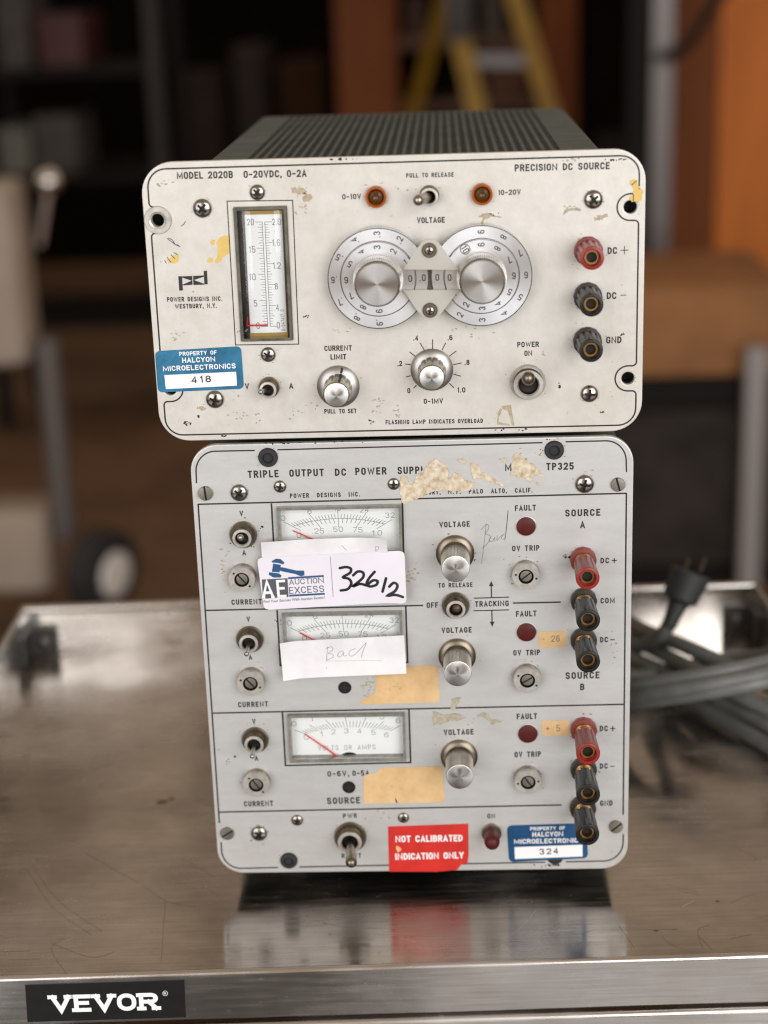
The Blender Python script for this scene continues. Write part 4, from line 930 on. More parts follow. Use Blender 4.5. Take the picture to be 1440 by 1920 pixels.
    b = MB(); b.tube([(tip[0], SUk.Y0-.0012, tip[1]), (bs[0], SUk.Y0-.0012, bs[1])], [.00028, .0004], 8); mlink('needle', b, [m_needle], o)
    b = MB(); b.box(x0+t+.0001, x1-t-.0001, Y-pr+.0006, Y-pr+.0012, z0+t*1.2+.0001, z1-t-.0001); mlink('window', b, [m_glass], o)
pmeter(0, 'topmost wide meter, half covered by the auction label'); pmeter(1, 'middle wide meter behind the Bad note'); pmeter(2, 'lowest wide meter reading volts or amps')
# screws, grommets
for x, y, r_, a in ((448, 925, 16.6, 40), (1096.5, 908.6, 17.6, 10), (485.3, 1564.2, 15.4, 44), (524.7, 913, 12, 20), (738.2, 908, 11.6, 0), (557, 1539, 11.2, 15), (756.4, 1534.3, 10.6, 30)): screw(U2, lo, x, y, r_, a)
for x, y, r_, a in ((385, 925.6, 14, 85), (1159, 909, 13.6, 75), (425.6, 1563.4, 13, -32), (1155.2, 1551, 13, -40)): screw(U2, lo, x, y, r_, a, 'sl', 'slotted fillister screw')
for x, y in ((646.5, 1288.9), (654.2, 1475.7)):
    P = U2.P(x, y); r_ = rpx(12.3, P); b = MB(); b.lathe([(0, 0), (1, 0), (1, .12), (.92, .2), (0, .22)], 28)
    b.box(-.7, .7, -.235, -.215, -.09, .09, 1); b.box(-.09, .09, -.236, -.215, -.7, .7, 1)
    link('meter_adjuster', b.data('meter_adjuster', [m_dark, m_recess]), lo, P, r_, 0)
for x, y, r_ in ((502.3, 858.7, 18.6), (1039.4, 845, 18.4), (541.4, 1615, 16.4)):
    P = U2.P(x, y, .001); P.y = 0; r_ = rpx(r_, P); b = MB(); b.lathe([(0, 0), (1, 0), (1, .10), (.9, .32), (.58, .38), (.50, .28), (.46, .06), (.28, .05), (.26, .02), (0, .02)], 32)
    link('grommet', b.data('grommet', [m_rubber]), lo, P, r_)
# toggles
toggle(U2, lo, (456.5, 1001.5), 26, 18, (449.8, 1008), 6, .012, label='upper slim toggle pointing straight out')
toggle(U2, lo, (468.8, 1197.5), 26, 18, (461.9, 1228), 5, .017, label='middle slim toggle pointing down'); toggle(U2, lo, (478.8, 1386), 25.5, 18, (472.7, 1420), 5, .017, label='lower slim toggle pointing down')
toggle(U2, lo, (854.5, 1134), 26, 18, (857.5, 1140), 8.5, .0075, metal=m_rust, label='short rusty tracking toggle', tb=.95)
toggle(U2, lo, (657, 1568), 30.5, 22.5, (659, 1622), 11, .025, metal=m_grime, label='large power toggle pressed down')
# trimmers
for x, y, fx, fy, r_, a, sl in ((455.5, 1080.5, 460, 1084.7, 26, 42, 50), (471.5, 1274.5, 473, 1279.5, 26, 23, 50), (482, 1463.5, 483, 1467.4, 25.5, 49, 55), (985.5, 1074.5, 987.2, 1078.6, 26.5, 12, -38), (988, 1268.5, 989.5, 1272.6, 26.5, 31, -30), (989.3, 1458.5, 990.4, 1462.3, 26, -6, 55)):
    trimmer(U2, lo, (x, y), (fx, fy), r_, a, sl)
# knobs
knob(U2, lo, (853.4, 1037), 36, 'knurl', 0, 'upper tall knurled knob', (856.6, 1064.6)); knob(U2, lo, (857.2, 1229.3), 35, 'knurl', 12, 'middle tall knurled knob', (860.5, 1263.6)); knob(U2, lo, (861, 1418), 34.6, 'knurl', 30, 'lower tall knurled knob with a dark scratch', (863.5, 1460))
# fault lamps and the ON lamp
for x, y in ((986.2, 986.3), (987, 1184.5), (989.5, 1375)):
    P = U2.P(x, y); r_ = rpx(18.4, P); b = MB(); b.lathe([(0, 0), (r_*1.08, 0), (r_*1.06, .0003), (r_, .0004), (0, .0004)], 36, mat=1)
    b.lathe([(r_, .0003), (r_*.97, .0009), (r_*.7, .0013), (0, .0015)], 36)
    link('fault_lamp', b.data('fault_lamp', [m_redlens, m_ring]), lo, P)
P = U2.P(921.5, 1560); r_ = rpx(18.5, P); b = MB(); b.lathe([(0, 0), (r_, 0), (r_, .002), (r_*.86, .0028), (0, .0028)], 36)
o = link('power_lamp', b.data('power_lamp', [m_grime]), lo, P); b = MB(); b.lathe([(0, .0026), (r_*.78, .0026), (r_*.78, .0095), (r_*.70, .0112), (r_*.4, .0124), (0, .0128)], 32); sub('lens', b.data('lens', [m_redlens]), o, 'dark red cylindrical cap')
# posts
for bs, c_, e_ in (((1093, 1048), 'red', (1104.4, 1089)), ((1094, 1124.5), 'black', (1103.8, 1168)), ((1094, 1199), 'black', (1103.8, 1242.7)), ((1094, 1366.5), 'red', (1103.8, 1414.5)), ((1094, 1441), 'black', (1103, 1489)), ((1092.5, 1513), 'black', (1103, 1559.3))):
    post(U2, lo, bs, 24.8, 'old', c_, e_, 'dusty red ribbed binding post' if c_ == 'red' else None)
# ---- papers and stickers
def curl_slab(U, b, cs, r, d0, d1, n=28, m_=14):     # gridded sheet through four corners, corner radius r in photo pixels
    c = [Vector(q_) for q_ in cs]; w_ = (c[1]-c[0]).length; h_ = (c[3]-c[0]).length
    P_ = []
    for j in range(m_+1):
        for i in range(n+1):
            x, y = i/n*w_, j/m_*h_
            if r:
                ox = r if x < r else (w_-r if x > w_-r else x); oy = r if y < r else (h_-r if y > h_-r else y)
                vx, vy = x-ox, y-oy; li = max(abs(vx), abs(vy)); l2 = math.hypot(vx, vy)
                if li > 0: x, y = ox+vx*li/l2, oy+vy*li/l2
            u_, v_ = x/w_, y/h_
            P_.append(U.p(*((c[0]*(1-u_)+c[1]*u_)*(1-v_)+(c[3]*(1-u_)+c[2]*u_)*v_), d1))
    W1 = n+1
    b.add([(p[0], U.Y0-d1, p[1]) for p in P_], [(j*W1+i, (j+1)*W1+i, (j+1)*W1+i+1, j*W1+i+1) for j in range(m_) for i in range(n)], 0, True)
def slab_part(name, U, root, pts, d0, d1, mats, label=None, deco=None, curl=None, rad=0):
    b = MB()
    if curl: curl_slab(U, b, pts, rad, d0, d1)
    else: U.slab(b, pts, d0, d1, 0)
    if deco: deco(b, d1)
    if curl:
        c0, c1q, c3q = Vector(U.p(*pts[0], d1)), Vector(U.p(*pts[1], d1)), Vector(U.p(*pts[3], d1)); ex, ey = c1q-c0, c3q-c0
        for k, v in enumerate(b.v):
            p = Vector((v[0], v[2]))-c0; u_, v_ = p.dot(ex)/ex.length_squared, p.dot(ey)/ey.length_squared
            b.v[k] = (v[0], v[1]-curl(u_, v_), v[2])
    cen = U.P(*pts[0]); return link(name, b.data(name, mats, cen), root, cen, label=label)
dm = .0032
def dec(b, d):
    U2.hand(b, c7((1188, 715), (1186, 748)), .8, d+.00005, 1); U2.hand(b, c7((1186, 716), (1203, 716), (1205, 728), (1190, 748)), .8, d+.00005, 1)
    U2.hand(b, c7((975, 712), (990, 730), (1005, 742)), .8, d+.00005, 1)
slab_part('paper_note', U2, lo, c7((468, 685), (1255, 655), (1266, 800), (474, 830)), dm, dm+.00015, [m_paper, m_pencil], 'white paper strip behind the auction label', dec, lambda u, v: .0018*max(0, 1-v*1.2)**2*max(0, (.35-u)/.35)+.0022*max(0, 1-v*1.2)**2*max(0, (u-.7)/.3)**1.5)
def dec(b, d):
    e = d+.00006
    U2.line(b, c7((902, 782), (920, 1037)), .8, e, 2)
    for pg in ([(533, 812), (560, 795), (590, 798), (614, 820), (607, 832), (570, 822), (538, 820)], [(543, 826), (592, 834), (583, 882), (535, 878)], [(518, 880), (580, 888), (597, 902), (590, 914), (545, 914), (515, 896)], [(588, 848), (604, 850), (690, 870), (738, 870), (740, 900), (716, 906), (682, 892), (602, 876), (585, 870)]): U2.poly(b, c7(*pg), e, 1)
    U2.poly(b, c7((472, 926), (633, 918), (640, 1036), (478, 1048)), e, 2)
    U2.poly(b, c7((636, 912), (860, 898), (862, 910), (637, 924)), e, 1); U2.poly(b, c7((643, 1022), (867, 1010), (868, 1022), (644, 1034)), e, 1)
    U2.text(b, 'A', c7((476, 1046))[0], c7((550, 1042))[0], 34, wt=.14, sp=.1, d=e+.00005, mat=3, gw=.5, serif=.1); U2.text(b, 'E', c7((572, 1040))[0], c7((626, 1037))[0], 33, wt=.14, sp=.1, d=e+.00005, mat=3, gw=.5, serif=.08)
    U2.text(b, 'AUCTION', c7((645, 960))[0], c7((862, 947))[0], 10.4, wt=.13, sp=.16, d=e, mat=2, gw=.62, serif=.10); U2.text(b, 'EXCESS', c7((645, 1017))[0], c7((865, 1004))[0], 12.4, wt=.13, sp=.16, d=e, mat=2, gw=.52, serif=.10)
    ftext(U2, b, 'Find Your Success With Auction Excess!', c7((482, 1074))[0], c7((868, 1046))[0], 4.8, .01, e, 2, .25)
    for st in ([(962, 855), (1000, 848), (1030, 858), (1026, 884), (982, 912), (1018, 922), (1034, 950), (1012, 986), (968, 995)], [(1046, 900), (1075, 876), (1108, 884), (1104, 918), (1046, 968), (1090, 954), (1128, 964)], [(1180, 878), (1148, 915), (1130, 952), (1150, 970), (1190, 960), (1198, 936), (1170, 932), (1142, 954)], [(1252, 918), (1230, 1002)], [(1272, 970), (1300, 944), (1324, 958), (1308, 995), (1262, 1026), (1310, 1018), (1358, 1026)]):
        U2.hand(b, c7(*st), 5.3, e+.00002, 4)
slab_part('auction_label', U2, lo, c7((441, 790), (1367, 744), (1382, 1066), (486, 1118)), dm+.0002, dm+.0004, [m_label, m_navy, m_char, m_wprint, m_marker], 'white auction lot label with a blue gavel and marker number', dec, lambda u, v: .0030*max(0, (u-.80)/.20)**2*max(0, (v-.1)/.9), 9)
def dec(b, d):
    for st in ([(858, 292), (854, 340), (850, 385)], [(848, 302), (882, 290), (892, 312), (862, 334), (892, 340), (890, 362), (852, 378)], [(962, 318), (934, 326), (924, 352), (944, 356), (964, 328), (964, 350), (984, 348)], [(1042, 302), (1006, 318), (1000, 346), (1024, 350), (1060, 320), (1112, 264), (1090, 320), (1080, 360)]):
        U2.hand(b, c9(*st), .95, d+.00005, 1)
    U2.line(b, c9((850, 384), (1210, 380)), .6, d+.00004, 2); U2.hand(b, c9((852, 424), (851, 430)), 1, d+.00005, 1)
slab_part('paper_note', U2, lo, c9((545, 258), (1362, 215), (1377, 450), (570, 500)), dm+.0001, dm+.00028, [m_paper, m_pencil, m_resid], 'white paper note with Bad written in pencil', dec, lambda u, v: .0032*max(0, (v-.55)/.45)**1.6*(.35+.65*max(0, (u-.3)/.7))+.0020*max(0, (.16-u)/.16)**1.6)
def rag(pts, seed, amp=1.2, step=6):             # torn outline: subdivide and jitter
    r_ = random.Random(seed); out = []; n = len(pts)
    for i in range(n):
        a, c = Vector(pts[i]), Vector(pts[(i+1) % n]); k = max(1, int((c-a).length/step))
        for j in range(k):
            v = a+(c-a)*j/k; out.append((v.x+(r_.uniform(-amp, amp) if j else 0), v.y+(r_.uniform(-amp, amp) if j else 0)))
    return out
def dec(b, d):
    for st in (c9((1243, 565), (1247, 578)), c9((1270, 562), (1262, 568), (1272, 572), (1262, 580)), c9((1330, 562), (1336, 572), (1346, 560)), c9((1270, 540), (1290, 515), (1320, 530), (1310, 552), (1285, 552))): U2.hand(b, st, .8, d+.00005, 1)
tan1 = [(712, 1252.5), (719, 1255), (728, 1252.5), (738, 1253), (748, 1249.8), (817, 1248), (821, 1251), (825, 1312), (821, 1316.6), (676, 1321), (673, 1320), (679, 1313), (688, 1309.5), (693, 1304), (702, 1300), (705, 1294), (703, 1287), (706.5, 1280), (703, 1272), (707, 1265), (706, 1258)]
slab_part('tan_label', U2, lo, tan1, 0, .00018, [m_tan, m_resid], 'torn tan paper label with faint pencil marks, upper', dec)
def dec(b, d):
    for st in (c11((1168, 588), (1184, 587)), c11((1176, 578), (1176, 598)), c11((1252, 572), (1238, 576), (1250, 588), (1236, 598)), c11((1296, 582), (1306, 598), (1320, 578))): U2.hand(b, st, .8, d+.00005, 1)
    U2.poly(b, c11((1266, 650), (1278, 668), (1284, 688), (1272, 684)), d+.00004, 2)
tan2 = [(681.2, 1458.5)]+rag([(686, 1452.5), (704, 1450), (716, 1439.5)], 9, 1)[:-4]+[(716, 1439.8), (826, 1436.8), (830, 1440), (833.5, 1500), (830, 1504.2), (684, 1507), (681, 1503)]
slab_part('tan_label', U2, lo, tan2, 0, .00018, [m_tan, m_resid, m_recess], 'torn tan paper label with faint pencil marks, lower', dec)
def mini(pts, t, a, b_, label):
    def dec(b, d): U2.text(b, t, a, b_, 11.5, wt=.09, sp=.28, d=d+.00005, mat=1, gw=.5)
    pts = [tuple(v) for v in fillet([(*q_, 4) for q_ in pts], True, 4)]
    slab_part('tan_label', U2, lo, pts, 0, .00016, [m_tan, m_char], label, dec)
mini([(1009, 1184.8), (1061.7, 1183.2), (1061, 1213), (1009.5, 1214.6)], '- 26', (1016.3, 1203.6), (1049.5, 1203), 'small tan label reading -26'); mini([(1015.5, 1352), (1068, 1351), (1067, 1379.6), (1015.8, 1379.4)], '+ 5', (1023.5, 1371.6), (1050, 1371), 'small tan label reading +5')
def dec(b, d):
    U2.text(b, 'NOT CALIBRATED', (741.6, 1579.4), (867.5, 1577.4), 12.2, wt=.20, sp=.14, d=d+.00006, mat=1, gw=.46); U2.text(b, 'INDICATION ONLY', (741.6, 1612.4), (869.5, 1609.4), 12.2, wt=.20, sp=.14, d=d+.00006, mat=1, gw=.46)
    blotch(U2, b, 747, 1592, 4, 6, d+.00004, 2, 4)
slab_part('calibration_sticker', U2, lo, [(727.3, 1550), (878, 1544.6), (878.6, 1604), (877, 1617.6), (866, 1620), (857, 1631), (820, 1634.5), (729.6, 1634.4)], 0, .00022, [m_redst, m_wprint, m_tan], 'red calibration sticker with a torn corner', dec)
property_sticker(U2, lo, [(950.2, 1548), (1098, 1543.6), (1103.2, 1609), (954.4, 1616.6)], [(964.7, 1588.4), (1092, 1583.8), (1092.5, 1605.8), (965.6, 1610.8)],
   [('PROPERTY OF', (994, 1557.3), (1059.6, 1555.6), 6.6, .02), ('HALCYON', (998.4, 1569.2), (1056, 1567.6), 8.8, .03), ('MICROELECTRONICS', (964, 1582.4), (1092.5, 1579.8), 8.8, .03)],
   ('324', (1011.3, 1602.6), (1047.7, 1600.6), 11), m_blue, .0002, 'blue property sticker numbered 324, behind the lowest post')
for nm, pg, lab, mt in (('torn_label', [(62, 262), (80, 252), (102, 262), (112, 296), (130, 302), (170, 240), (215, 200), (245, 165), (265, 145), (302, 182), (332, 205), (340, 235), (336, 268), (370, 236), (410, 240), (432, 282), (500, 295), (488, 322), (420, 346), (330, 332), (240, 346), (160, 384), (120, 396), (92, 418), (70, 402), (62, 330)], 'largest torn scrap of cream label over the heading', m_torn),
                        ('torn_label', [(390, 160), (420, 152), (442, 168), (438, 190), (412, 180)], None, m_torn), ('torn_label', [(465, 180), (512, 186), (526, 228), (575, 252), (622, 282), (660, 308), (600, 300), (545, 270), (480, 270)], None, m_torn),
                        ('torn_label', [(700, 250), (705, 205), (714, 140), (735, 118), (765, 140), (790, 168), (820, 180), (846, 204), (890, 255), (830, 246), (808, 292), (786, 262), (745, 266)], 'torn cream scrap over the model name', m_torn), ('torn_label', [(632, 152), (660, 148), (680, 168), (655, 175)], None, m_torn), ('torn_label', [(845, 290), (862, 292), (870, 308), (850, 304)], None, m_torn),
                        ('torn_label', [(138, 850), (180, 866), (240, 870), (300, 868), (345, 888), (300, 906), (240, 912), (180, 936), (142, 936)], 'grey torn scrap above the lower voltage knob', m_resid)):
    f = c10 if mt is m_resid else c8
    slab_part(nm, U2, lo, rag(f(*pg), int(pg[0][0]), 2.0, 3), 0, .0004, [mt, m_ink], lab)
for pg in ([(255, 770), (318, 760), (300, 800), (270, 846), (248, 838), (258, 800)], [(420, 872), (455, 856), (490, 872), (500, 900), (575, 912), (510, 936), (480, 900)]):
    slab_part('torn_label', U2, lo, rag(c10(*pg), int(pg[0][0]), 1.0, 4), 0, .0002, [m_resid])

# ================================================================== CART

TZ = -.0055
FP = onz(720, 1812, TZ)
cart = thing('service_cart', 'brushed stainless steel tray cart carrying the two power supplies', 'cart', (FP.x, FP.y, -.82), yaw)
CZ = .82+TZ
def mk_steel(name, col, rough, stretch, mottling=.35, smear=.5, an=.0):
    M = mk(name, col, rough, 1, .9, 7, var_col=tuple(c*(1-mottling)*k for c, k in zip(col, (1, .96, .92))))  # mottled colour carries smudges and part of the uneven reflections
    nt = M.node_tree; N = nt.nodes; L = nt.links; b = N['Principled BSDF']
    tc = N.new('ShaderNodeTexCoord')
    def noise(sc, st, det=4):
        mp = N.new('ShaderNodeMapping'); mp.inputs['Scale'].default_value = st
        n = N.new('ShaderNodeTexNoise'); n.inputs['Scale'].default_value = sc; n.inputs['Detail'].default_value = det
        L.new(tc.outputs['Object'], mp.inputs[0]); L.new(mp.outputs[0], n.inputs['Vector']); return n.outputs[0]
    def mr(o, a, c, lo_, hi):
        n = N.new('ShaderNodeMapRange'); n.inputs[1].default_value = a; n.inputs[2].default_value = c; n.inputs[3].default_value = lo_; n.inputs[4].default_value = hi
        L.new(o, n.inputs[0]); return n.outputs[0]
    def add(a, c):
        n = N.new('ShaderNodeMath'); L.new(a, n.inputs[0]); L.new(c, n.inputs[1]); return n.outputs[0]
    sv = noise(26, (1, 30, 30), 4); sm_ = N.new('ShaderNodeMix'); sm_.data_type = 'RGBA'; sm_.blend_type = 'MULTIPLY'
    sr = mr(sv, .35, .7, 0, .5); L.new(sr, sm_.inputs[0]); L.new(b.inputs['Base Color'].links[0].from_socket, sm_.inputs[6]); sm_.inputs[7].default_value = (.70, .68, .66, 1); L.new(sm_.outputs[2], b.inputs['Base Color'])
    smudge = mr(noise(11, (1, 1.4, 1), 7), .42, .68, -.05, .17); grain = mr(noise(30, stretch), .3, .7, -.05, .05); dust = mr(noise(260, (1, 1, 1), 2), .66, .74, 0, .08)
    r_ = add(add(smudge, grain), dust)
    q_ = N.new('ShaderNodeMath'); q_.inputs[1].default_value = rough; L.new(r_, q_.inputs[0]); L.new(q_.outputs[0], b.inputs['Roughness'])
    cv = N.new('ShaderNodeCombineXYZ'); cv.inputs[0].default_value = 1; cv.inputs[1].default_value = yaw; L.new(cv.outputs[0], b.inputs['Tangent'])
    b.inputs['Anisotropic'].default_value = an; b.inputs['Anisotropic Rotation'].default_value = .25
    h = add(mr(noise(40, stretch, 5), 0, 1, 0, .5), mr(noise(9, (1, 1, 1), 1), 0, 1, 0, smear*9))
    h = add(h, mr(noise(120, (1, 22, 22), 3), 0, 1, 0, .25))
    bp = N.new('ShaderNodeBump'); bp.inputs['Strength'].default_value = .16; bp.inputs['Distance'].default_value = .0003
    L.new(h, bp.inputs['Height']); L.new(bp.outputs[0], b.inputs['Normal'])
    return M
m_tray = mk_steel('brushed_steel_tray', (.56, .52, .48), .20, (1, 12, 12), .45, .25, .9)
m_rim = mk_steel('brushed_steel_rim', (.60, .58, .56), .24, (1, 14, 14), .22, .2, .5); m_rim_lit = mk_steel('lit_steel_rim', (.86, .85, .84), .16, (1, 14, 14), .08, .2, .3)  # second rim steel is lighter: reflected daylight put into its colour
m_scr = mk('scratch_in_steel', (.22, .20, .18), .4, .9); m_scl = mk('bright_scratch', (.75, .72, .68), .3, 1); m_spot = mk('rust_spot', (.22, .13, .08), .5, .7)
m_brk = mk('shaded_corner_plate', (.10, .095, .09), .5, .3)  # dark plate colour also carries the soft shading of the back corners
m_dkb = mk('dull_bolt', (.16, .15, .14), .5, .8)
xl, xr, dep = -.2355, .249, .382
def cpart(name, b, mats, label=None):
    o = bpy.data.objects.new(name, b.data(name, mats)); COL.objects.link(o); o.parent = cart
    if label: o['label'] = label
    return o
b = MB(); b.box(xl, xr, .002, dep, CZ-.002, CZ)
def scr(x, y, pts, w=.0004, m_=1):
    P = [onz(*q_, TZ) for q_ in pts]; ca, sa = math.cos(-yaw), math.sin(-yaw); L_ = []
    for p in P:
        dx, dy = p.x-FP.x, p.y-FP.y; L_.append((dx*ca-dy*sa, dx*sa+dy*ca))
    mm = MB(); mm.ribbon(L_, w, 0, m_); b.add([(v[0], v[2], CZ+.00005) for v in mm.v], mm.f, m_)
for pts in ([(310, 1690), (302, 1805)], [(268, 1660), (312, 1690), (370, 1702)], [(215, 1784), (170, 1795), (95, 1768)], [(125, 1826), (96, 1780), (120, 1758)], [(0, 1785), (60, 1783)], [(20, 1800), (75, 1798)], [(1318, 1780), (1308, 1745), (1330, 1735)], [(1310, 1755), (1335, 1780)], [(1220, 1744), (1270, 1743)], [(60, 1620), (110, 1690), (190, 1745)], [(50, 1630), (100, 1702), (170, 1752)], [(160, 1600), (260, 1655)], [(1160, 1735), (1190, 1778)], [(1370, 1760), (1410, 1752)], [(340, 1610), (395, 1640)]): scr(0, 0, [tuple(v) for v in spline(pts, 4)], .00016)
for pts in ([(119, 1766), (136, 1760)], [(1280, 1700), (1300, 1690)]): scr(0, 0, pts, .0005, 2)
rs = random.Random(3)
for k in range(46):                                           # fine random scratches of a used tray
    x0 = rs.uniform(xl+.02, xr-.02); y0 = rs.uniform(.012, .2); a_ = rs.gauss(0, .6); l_ = rs.uniform(.006, .035); b1 = rs.uniform(-.003, .003)
    P_ = [(x0, y0), (x0+l_*.5*math.cos(a_)-b1*math.sin(a_), y0+l_*.5*math.sin(a_)+b1*math.cos(a_)), (x0+l_*math.cos(a_), y0+l_*math.sin(a_))]
    mm = MB(); mm.ribbon([tuple(v) for v in spline(P_, 4)], .00010, 0); b.add([(v[0], v[2], CZ+.00006) for v in mm.v if v[2] > .004], mm.f if all(v[2] > .004 for v in mm.v) else [], 1 if k % 3 else 2)
for px, py, w_ in ((303, 1504, 13), (322, 1498, 8), (190, 1474, 4), (1345, 1690, 4), (1230, 1745, 4)):
    P_ = onz(px, py, TZ); dx, dy = P_.x-FP.x, P_.y-FP.y; ca, sa = math.cos(-yaw), math.sin(-yaw); cx_, cy_ = dx*ca-dy*sa, dx*sa+dy*ca; w_ = w_*.00026
    n_ = 14; b.add([(cx_+w_*rs.uniform(.6, 1.2)*math.cos(2*math.pi*k/n_), cy_+w_*.8*rs.uniform(.6, 1.2)*math.sin(2*math.pi*k/n_), CZ+.00007) for k in range(n_)], [tuple(range(n_))], 3)
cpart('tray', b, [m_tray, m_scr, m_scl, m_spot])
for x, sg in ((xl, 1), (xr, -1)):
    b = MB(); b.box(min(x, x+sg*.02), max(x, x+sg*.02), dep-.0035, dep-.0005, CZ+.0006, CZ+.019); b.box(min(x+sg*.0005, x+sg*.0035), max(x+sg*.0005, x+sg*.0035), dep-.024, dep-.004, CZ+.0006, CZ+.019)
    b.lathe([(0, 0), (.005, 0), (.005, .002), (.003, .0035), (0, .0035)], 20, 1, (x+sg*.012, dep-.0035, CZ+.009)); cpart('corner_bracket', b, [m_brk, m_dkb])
b = MB()                                                      # front edge: rounded bend and apron
prof = [(.0021, 0.0)]+[(.0022-.0022*math.sin(R(a)), -.0022+.0022*math.cos(R(a))) for a in range(0, 91, 15)]+[(0, -.0245), (.0012, -.0258), (.003, -.0258)]
vs = [(x, p[0], CZ+p[1]) for p in prof for x in (xl-.004, xr+.004)]
b.add(vs, [(2*i, 2*i+1, 2*i+3, 2*i+2) for i in range(len(prof)-1)], 0, True)
o = cpart('front_apron', b, [m_rim])
b = MB(); b.box(xl-.002, xr+.002, .0015, .030, CZ-.066, CZ-.0282)
prof = [(.030, -.0276), (.0016, -.0276)]+[(.0016-.0026*math.sin(R(a)), -.0302+.0026*math.cos(R(a))) for a in range(0, 91, 15)]+[(-.0010, -.066), (.002, -.066)]
b = MB(); vs = [(x, p[0], CZ+p[1]) for p in prof for x in (xl-.004, xr+.004)]; b.add(vs, [(2*i, 2*i+1, 2*i+3, 2*i+2) for i in range(len(prof)-1)], 0, True)
cpart('lower_rail', b, [m_rim])
b = MB(); rh_ = .031
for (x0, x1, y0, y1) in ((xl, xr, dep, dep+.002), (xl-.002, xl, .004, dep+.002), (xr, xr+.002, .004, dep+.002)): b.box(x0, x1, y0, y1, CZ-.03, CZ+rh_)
o = cpart('raised_rim', b, [m_rim_lit])
b = MB(); k = .0032
b.tube([(xl-.001, .004, CZ+rh_), (xl-.001, dep+.001, CZ+rh_), (xr+.001, dep+.001, CZ+rh_), (xr+.001, .004, CZ+rh_)], k, 12); cpart('rolled_edge', b, [m_rim])
b = MB()
for x, y in ((xl+.015, .02), (xr-.015, .02), (xl+.015, dep-.015), (xr-.015, dep-.015)):
    b = MB(); b.tube([(x, y, CZ-.06 if y < .1 else CZ-.004), (x, y, .12)], .0125, 16); lg = cpart('leg', b, [m_rim])
    b = MB(); b.lathe([(0, -.012), (.045, -.012), (.05, -.008), (.05, .008), (.045, .012), (0, .012)], 32, c=(x, y+.0, .05)); b.box(x-.02, x+.02, y-.016, y+.016, .098, .121, 1); cpart('caster', b, [m_rubber, m_rim])
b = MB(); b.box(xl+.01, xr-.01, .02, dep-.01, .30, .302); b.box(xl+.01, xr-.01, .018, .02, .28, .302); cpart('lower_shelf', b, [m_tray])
# brand plate on the apron
def onfront(px, py):
    d = ray(px, py); n = Vector((-math.sin(yaw), math.cos(yaw), 0)); t = (FP-CAM).dot(n)/d.dot(n); P = CAM+d*t
    v = P-FP; return (v.x*math.cos(yaw)+v.y*math.sin(yaw), P.z+.82)
class Front(Unit):
    def __init__(s): s.Y0 = 0
    def p(s, px, py, d=0): return onfront(px, py)
    def P(s, px, py, d=0): x, z = onfront(px, py); return Vector((FP.x+x*math.cos(yaw), FP.y+x*math.sin(yaw), z-.82))
F = Front(); b = MB()
F.slab(b, [(47.5, 1846), (346, 1837), (349, 1906), (52, 1915)], 0, .0006, 0)
F.text(b, 'VEVOR', (96, 1897), (299, 1892), 32.5, wt=.225, sp=.08, d=.00068, mat=1, gw=.62, serif=.20)
xs = [F.p(310 + 4.6*math.cos(R(a)), 1861+4.6*math.sin(R(a))) for a in range(0, 360, 15)]; b.ribbon(xs, .00018, -.00068, 1, closed=True)
F.text(b, 'R', (307.6, 1864), (312.4, 1863.8), 5.4, wt=.14, d=.00068, mat=1)
cpart('brand_plate', b, [m_dark, m_wprint])

# ================================================================== CORDS
m_cord = mk('grey_cord', (.155, .16, .15), .45, 0, .3, 80, rvar=.08); m_plug = mk('dark_grey_plug', (.03, .032, .032), .55); mk_prong = mk('dull_brass_prong', (.035, .02, .012), .7, .2)
cord = thing('power_cord', 'grey power cord bundled in loops with its plug standing up, behind the lower unit', 'power cord', (.17, .2, 0))
def tz(px, py, z): z += TZ; v = onz(px, py, z); return (v.x-.17, v.y-.2, v.z)
b = MB(); rc = .0047
lanes = [[(1130, 1130, .012), (1200, 1178, .03), (1280, 1210, .036), (1370, 1250, .03), (1470, 1300, .02)],
         [(1130, 1170, .010), (1200, 1205, .022), (1290, 1250, .03), (1380, 1300, .026), (1480, 1350, .018)],
         [(1120, 1200, .008), (1190, 1235, .016), (1280, 1275, .02), (1370, 1320, .016), (1480, 1385, .012)],
         [(1120, 1238, .006), (1190, 1262, .009), (1260, 1290, .009), (1350, 1345, .008), (1480, 1420, .008)],
         ]
for ln in lanes: b.tube([tuple(v) for v in spline([tz(*q_) for q_ in ln], 8)], rc, 12)
b.tube([tuple(v) for v in spline([tz(1190, 1215, .02), tz(1235, 1195, .04), tz(1254, 1172, .05)], 6)], .0045, 12)
best = (1e9, 0)
for k in range(0, 70):
    z = k*.001; v = onz(1325, 1450, 2*TZ-z); w_ = onz(1325, 1272, z); best = min(best, (abs(v.y-w_.y), z))
zc = best[1]; C_ = onz(1325, 1272, zc)-Vector((.17, .2, 0)); fw_ = Vector((_f.x, _f.y, 0)).normalized(); V_ = -fw_*.93+Vector((0, 0, .36)); X_ = (Vector((fw_.y, -fw_.x, 0))+Vector((0, 0, .16))).normalized()
for rr, off in ((.046, (0, 0, 0)), (.050, (.006, .004, -.005)), (.043, (-.004, .003, .004))):
    b.tube([tuple(C_+Vector(off)+X_*(rr*1.18*math.cos(a))+V_*(rr*math.sin(a))) for a in [2*math.pi*k/48 for k in range(49)]], .0046, 10)
print('coil z', zc)
o = bpy.data.objects.new('cable', b.data('cable', [m_cord])); COL.objects.link(o); o.parent = cord
a_, c_ = Vector(tz(1254, 1174, .050)), Vector(tz(1296, 1072, .081)); d_ = (c_-a_)
b = MB(); b.tube([a_, a_+d_*.2, a_+d_*.42, a_+d_*.5, a_+d_*.97, c_], [.0045, .005, .006, .0105, .0125, .0115], 14)
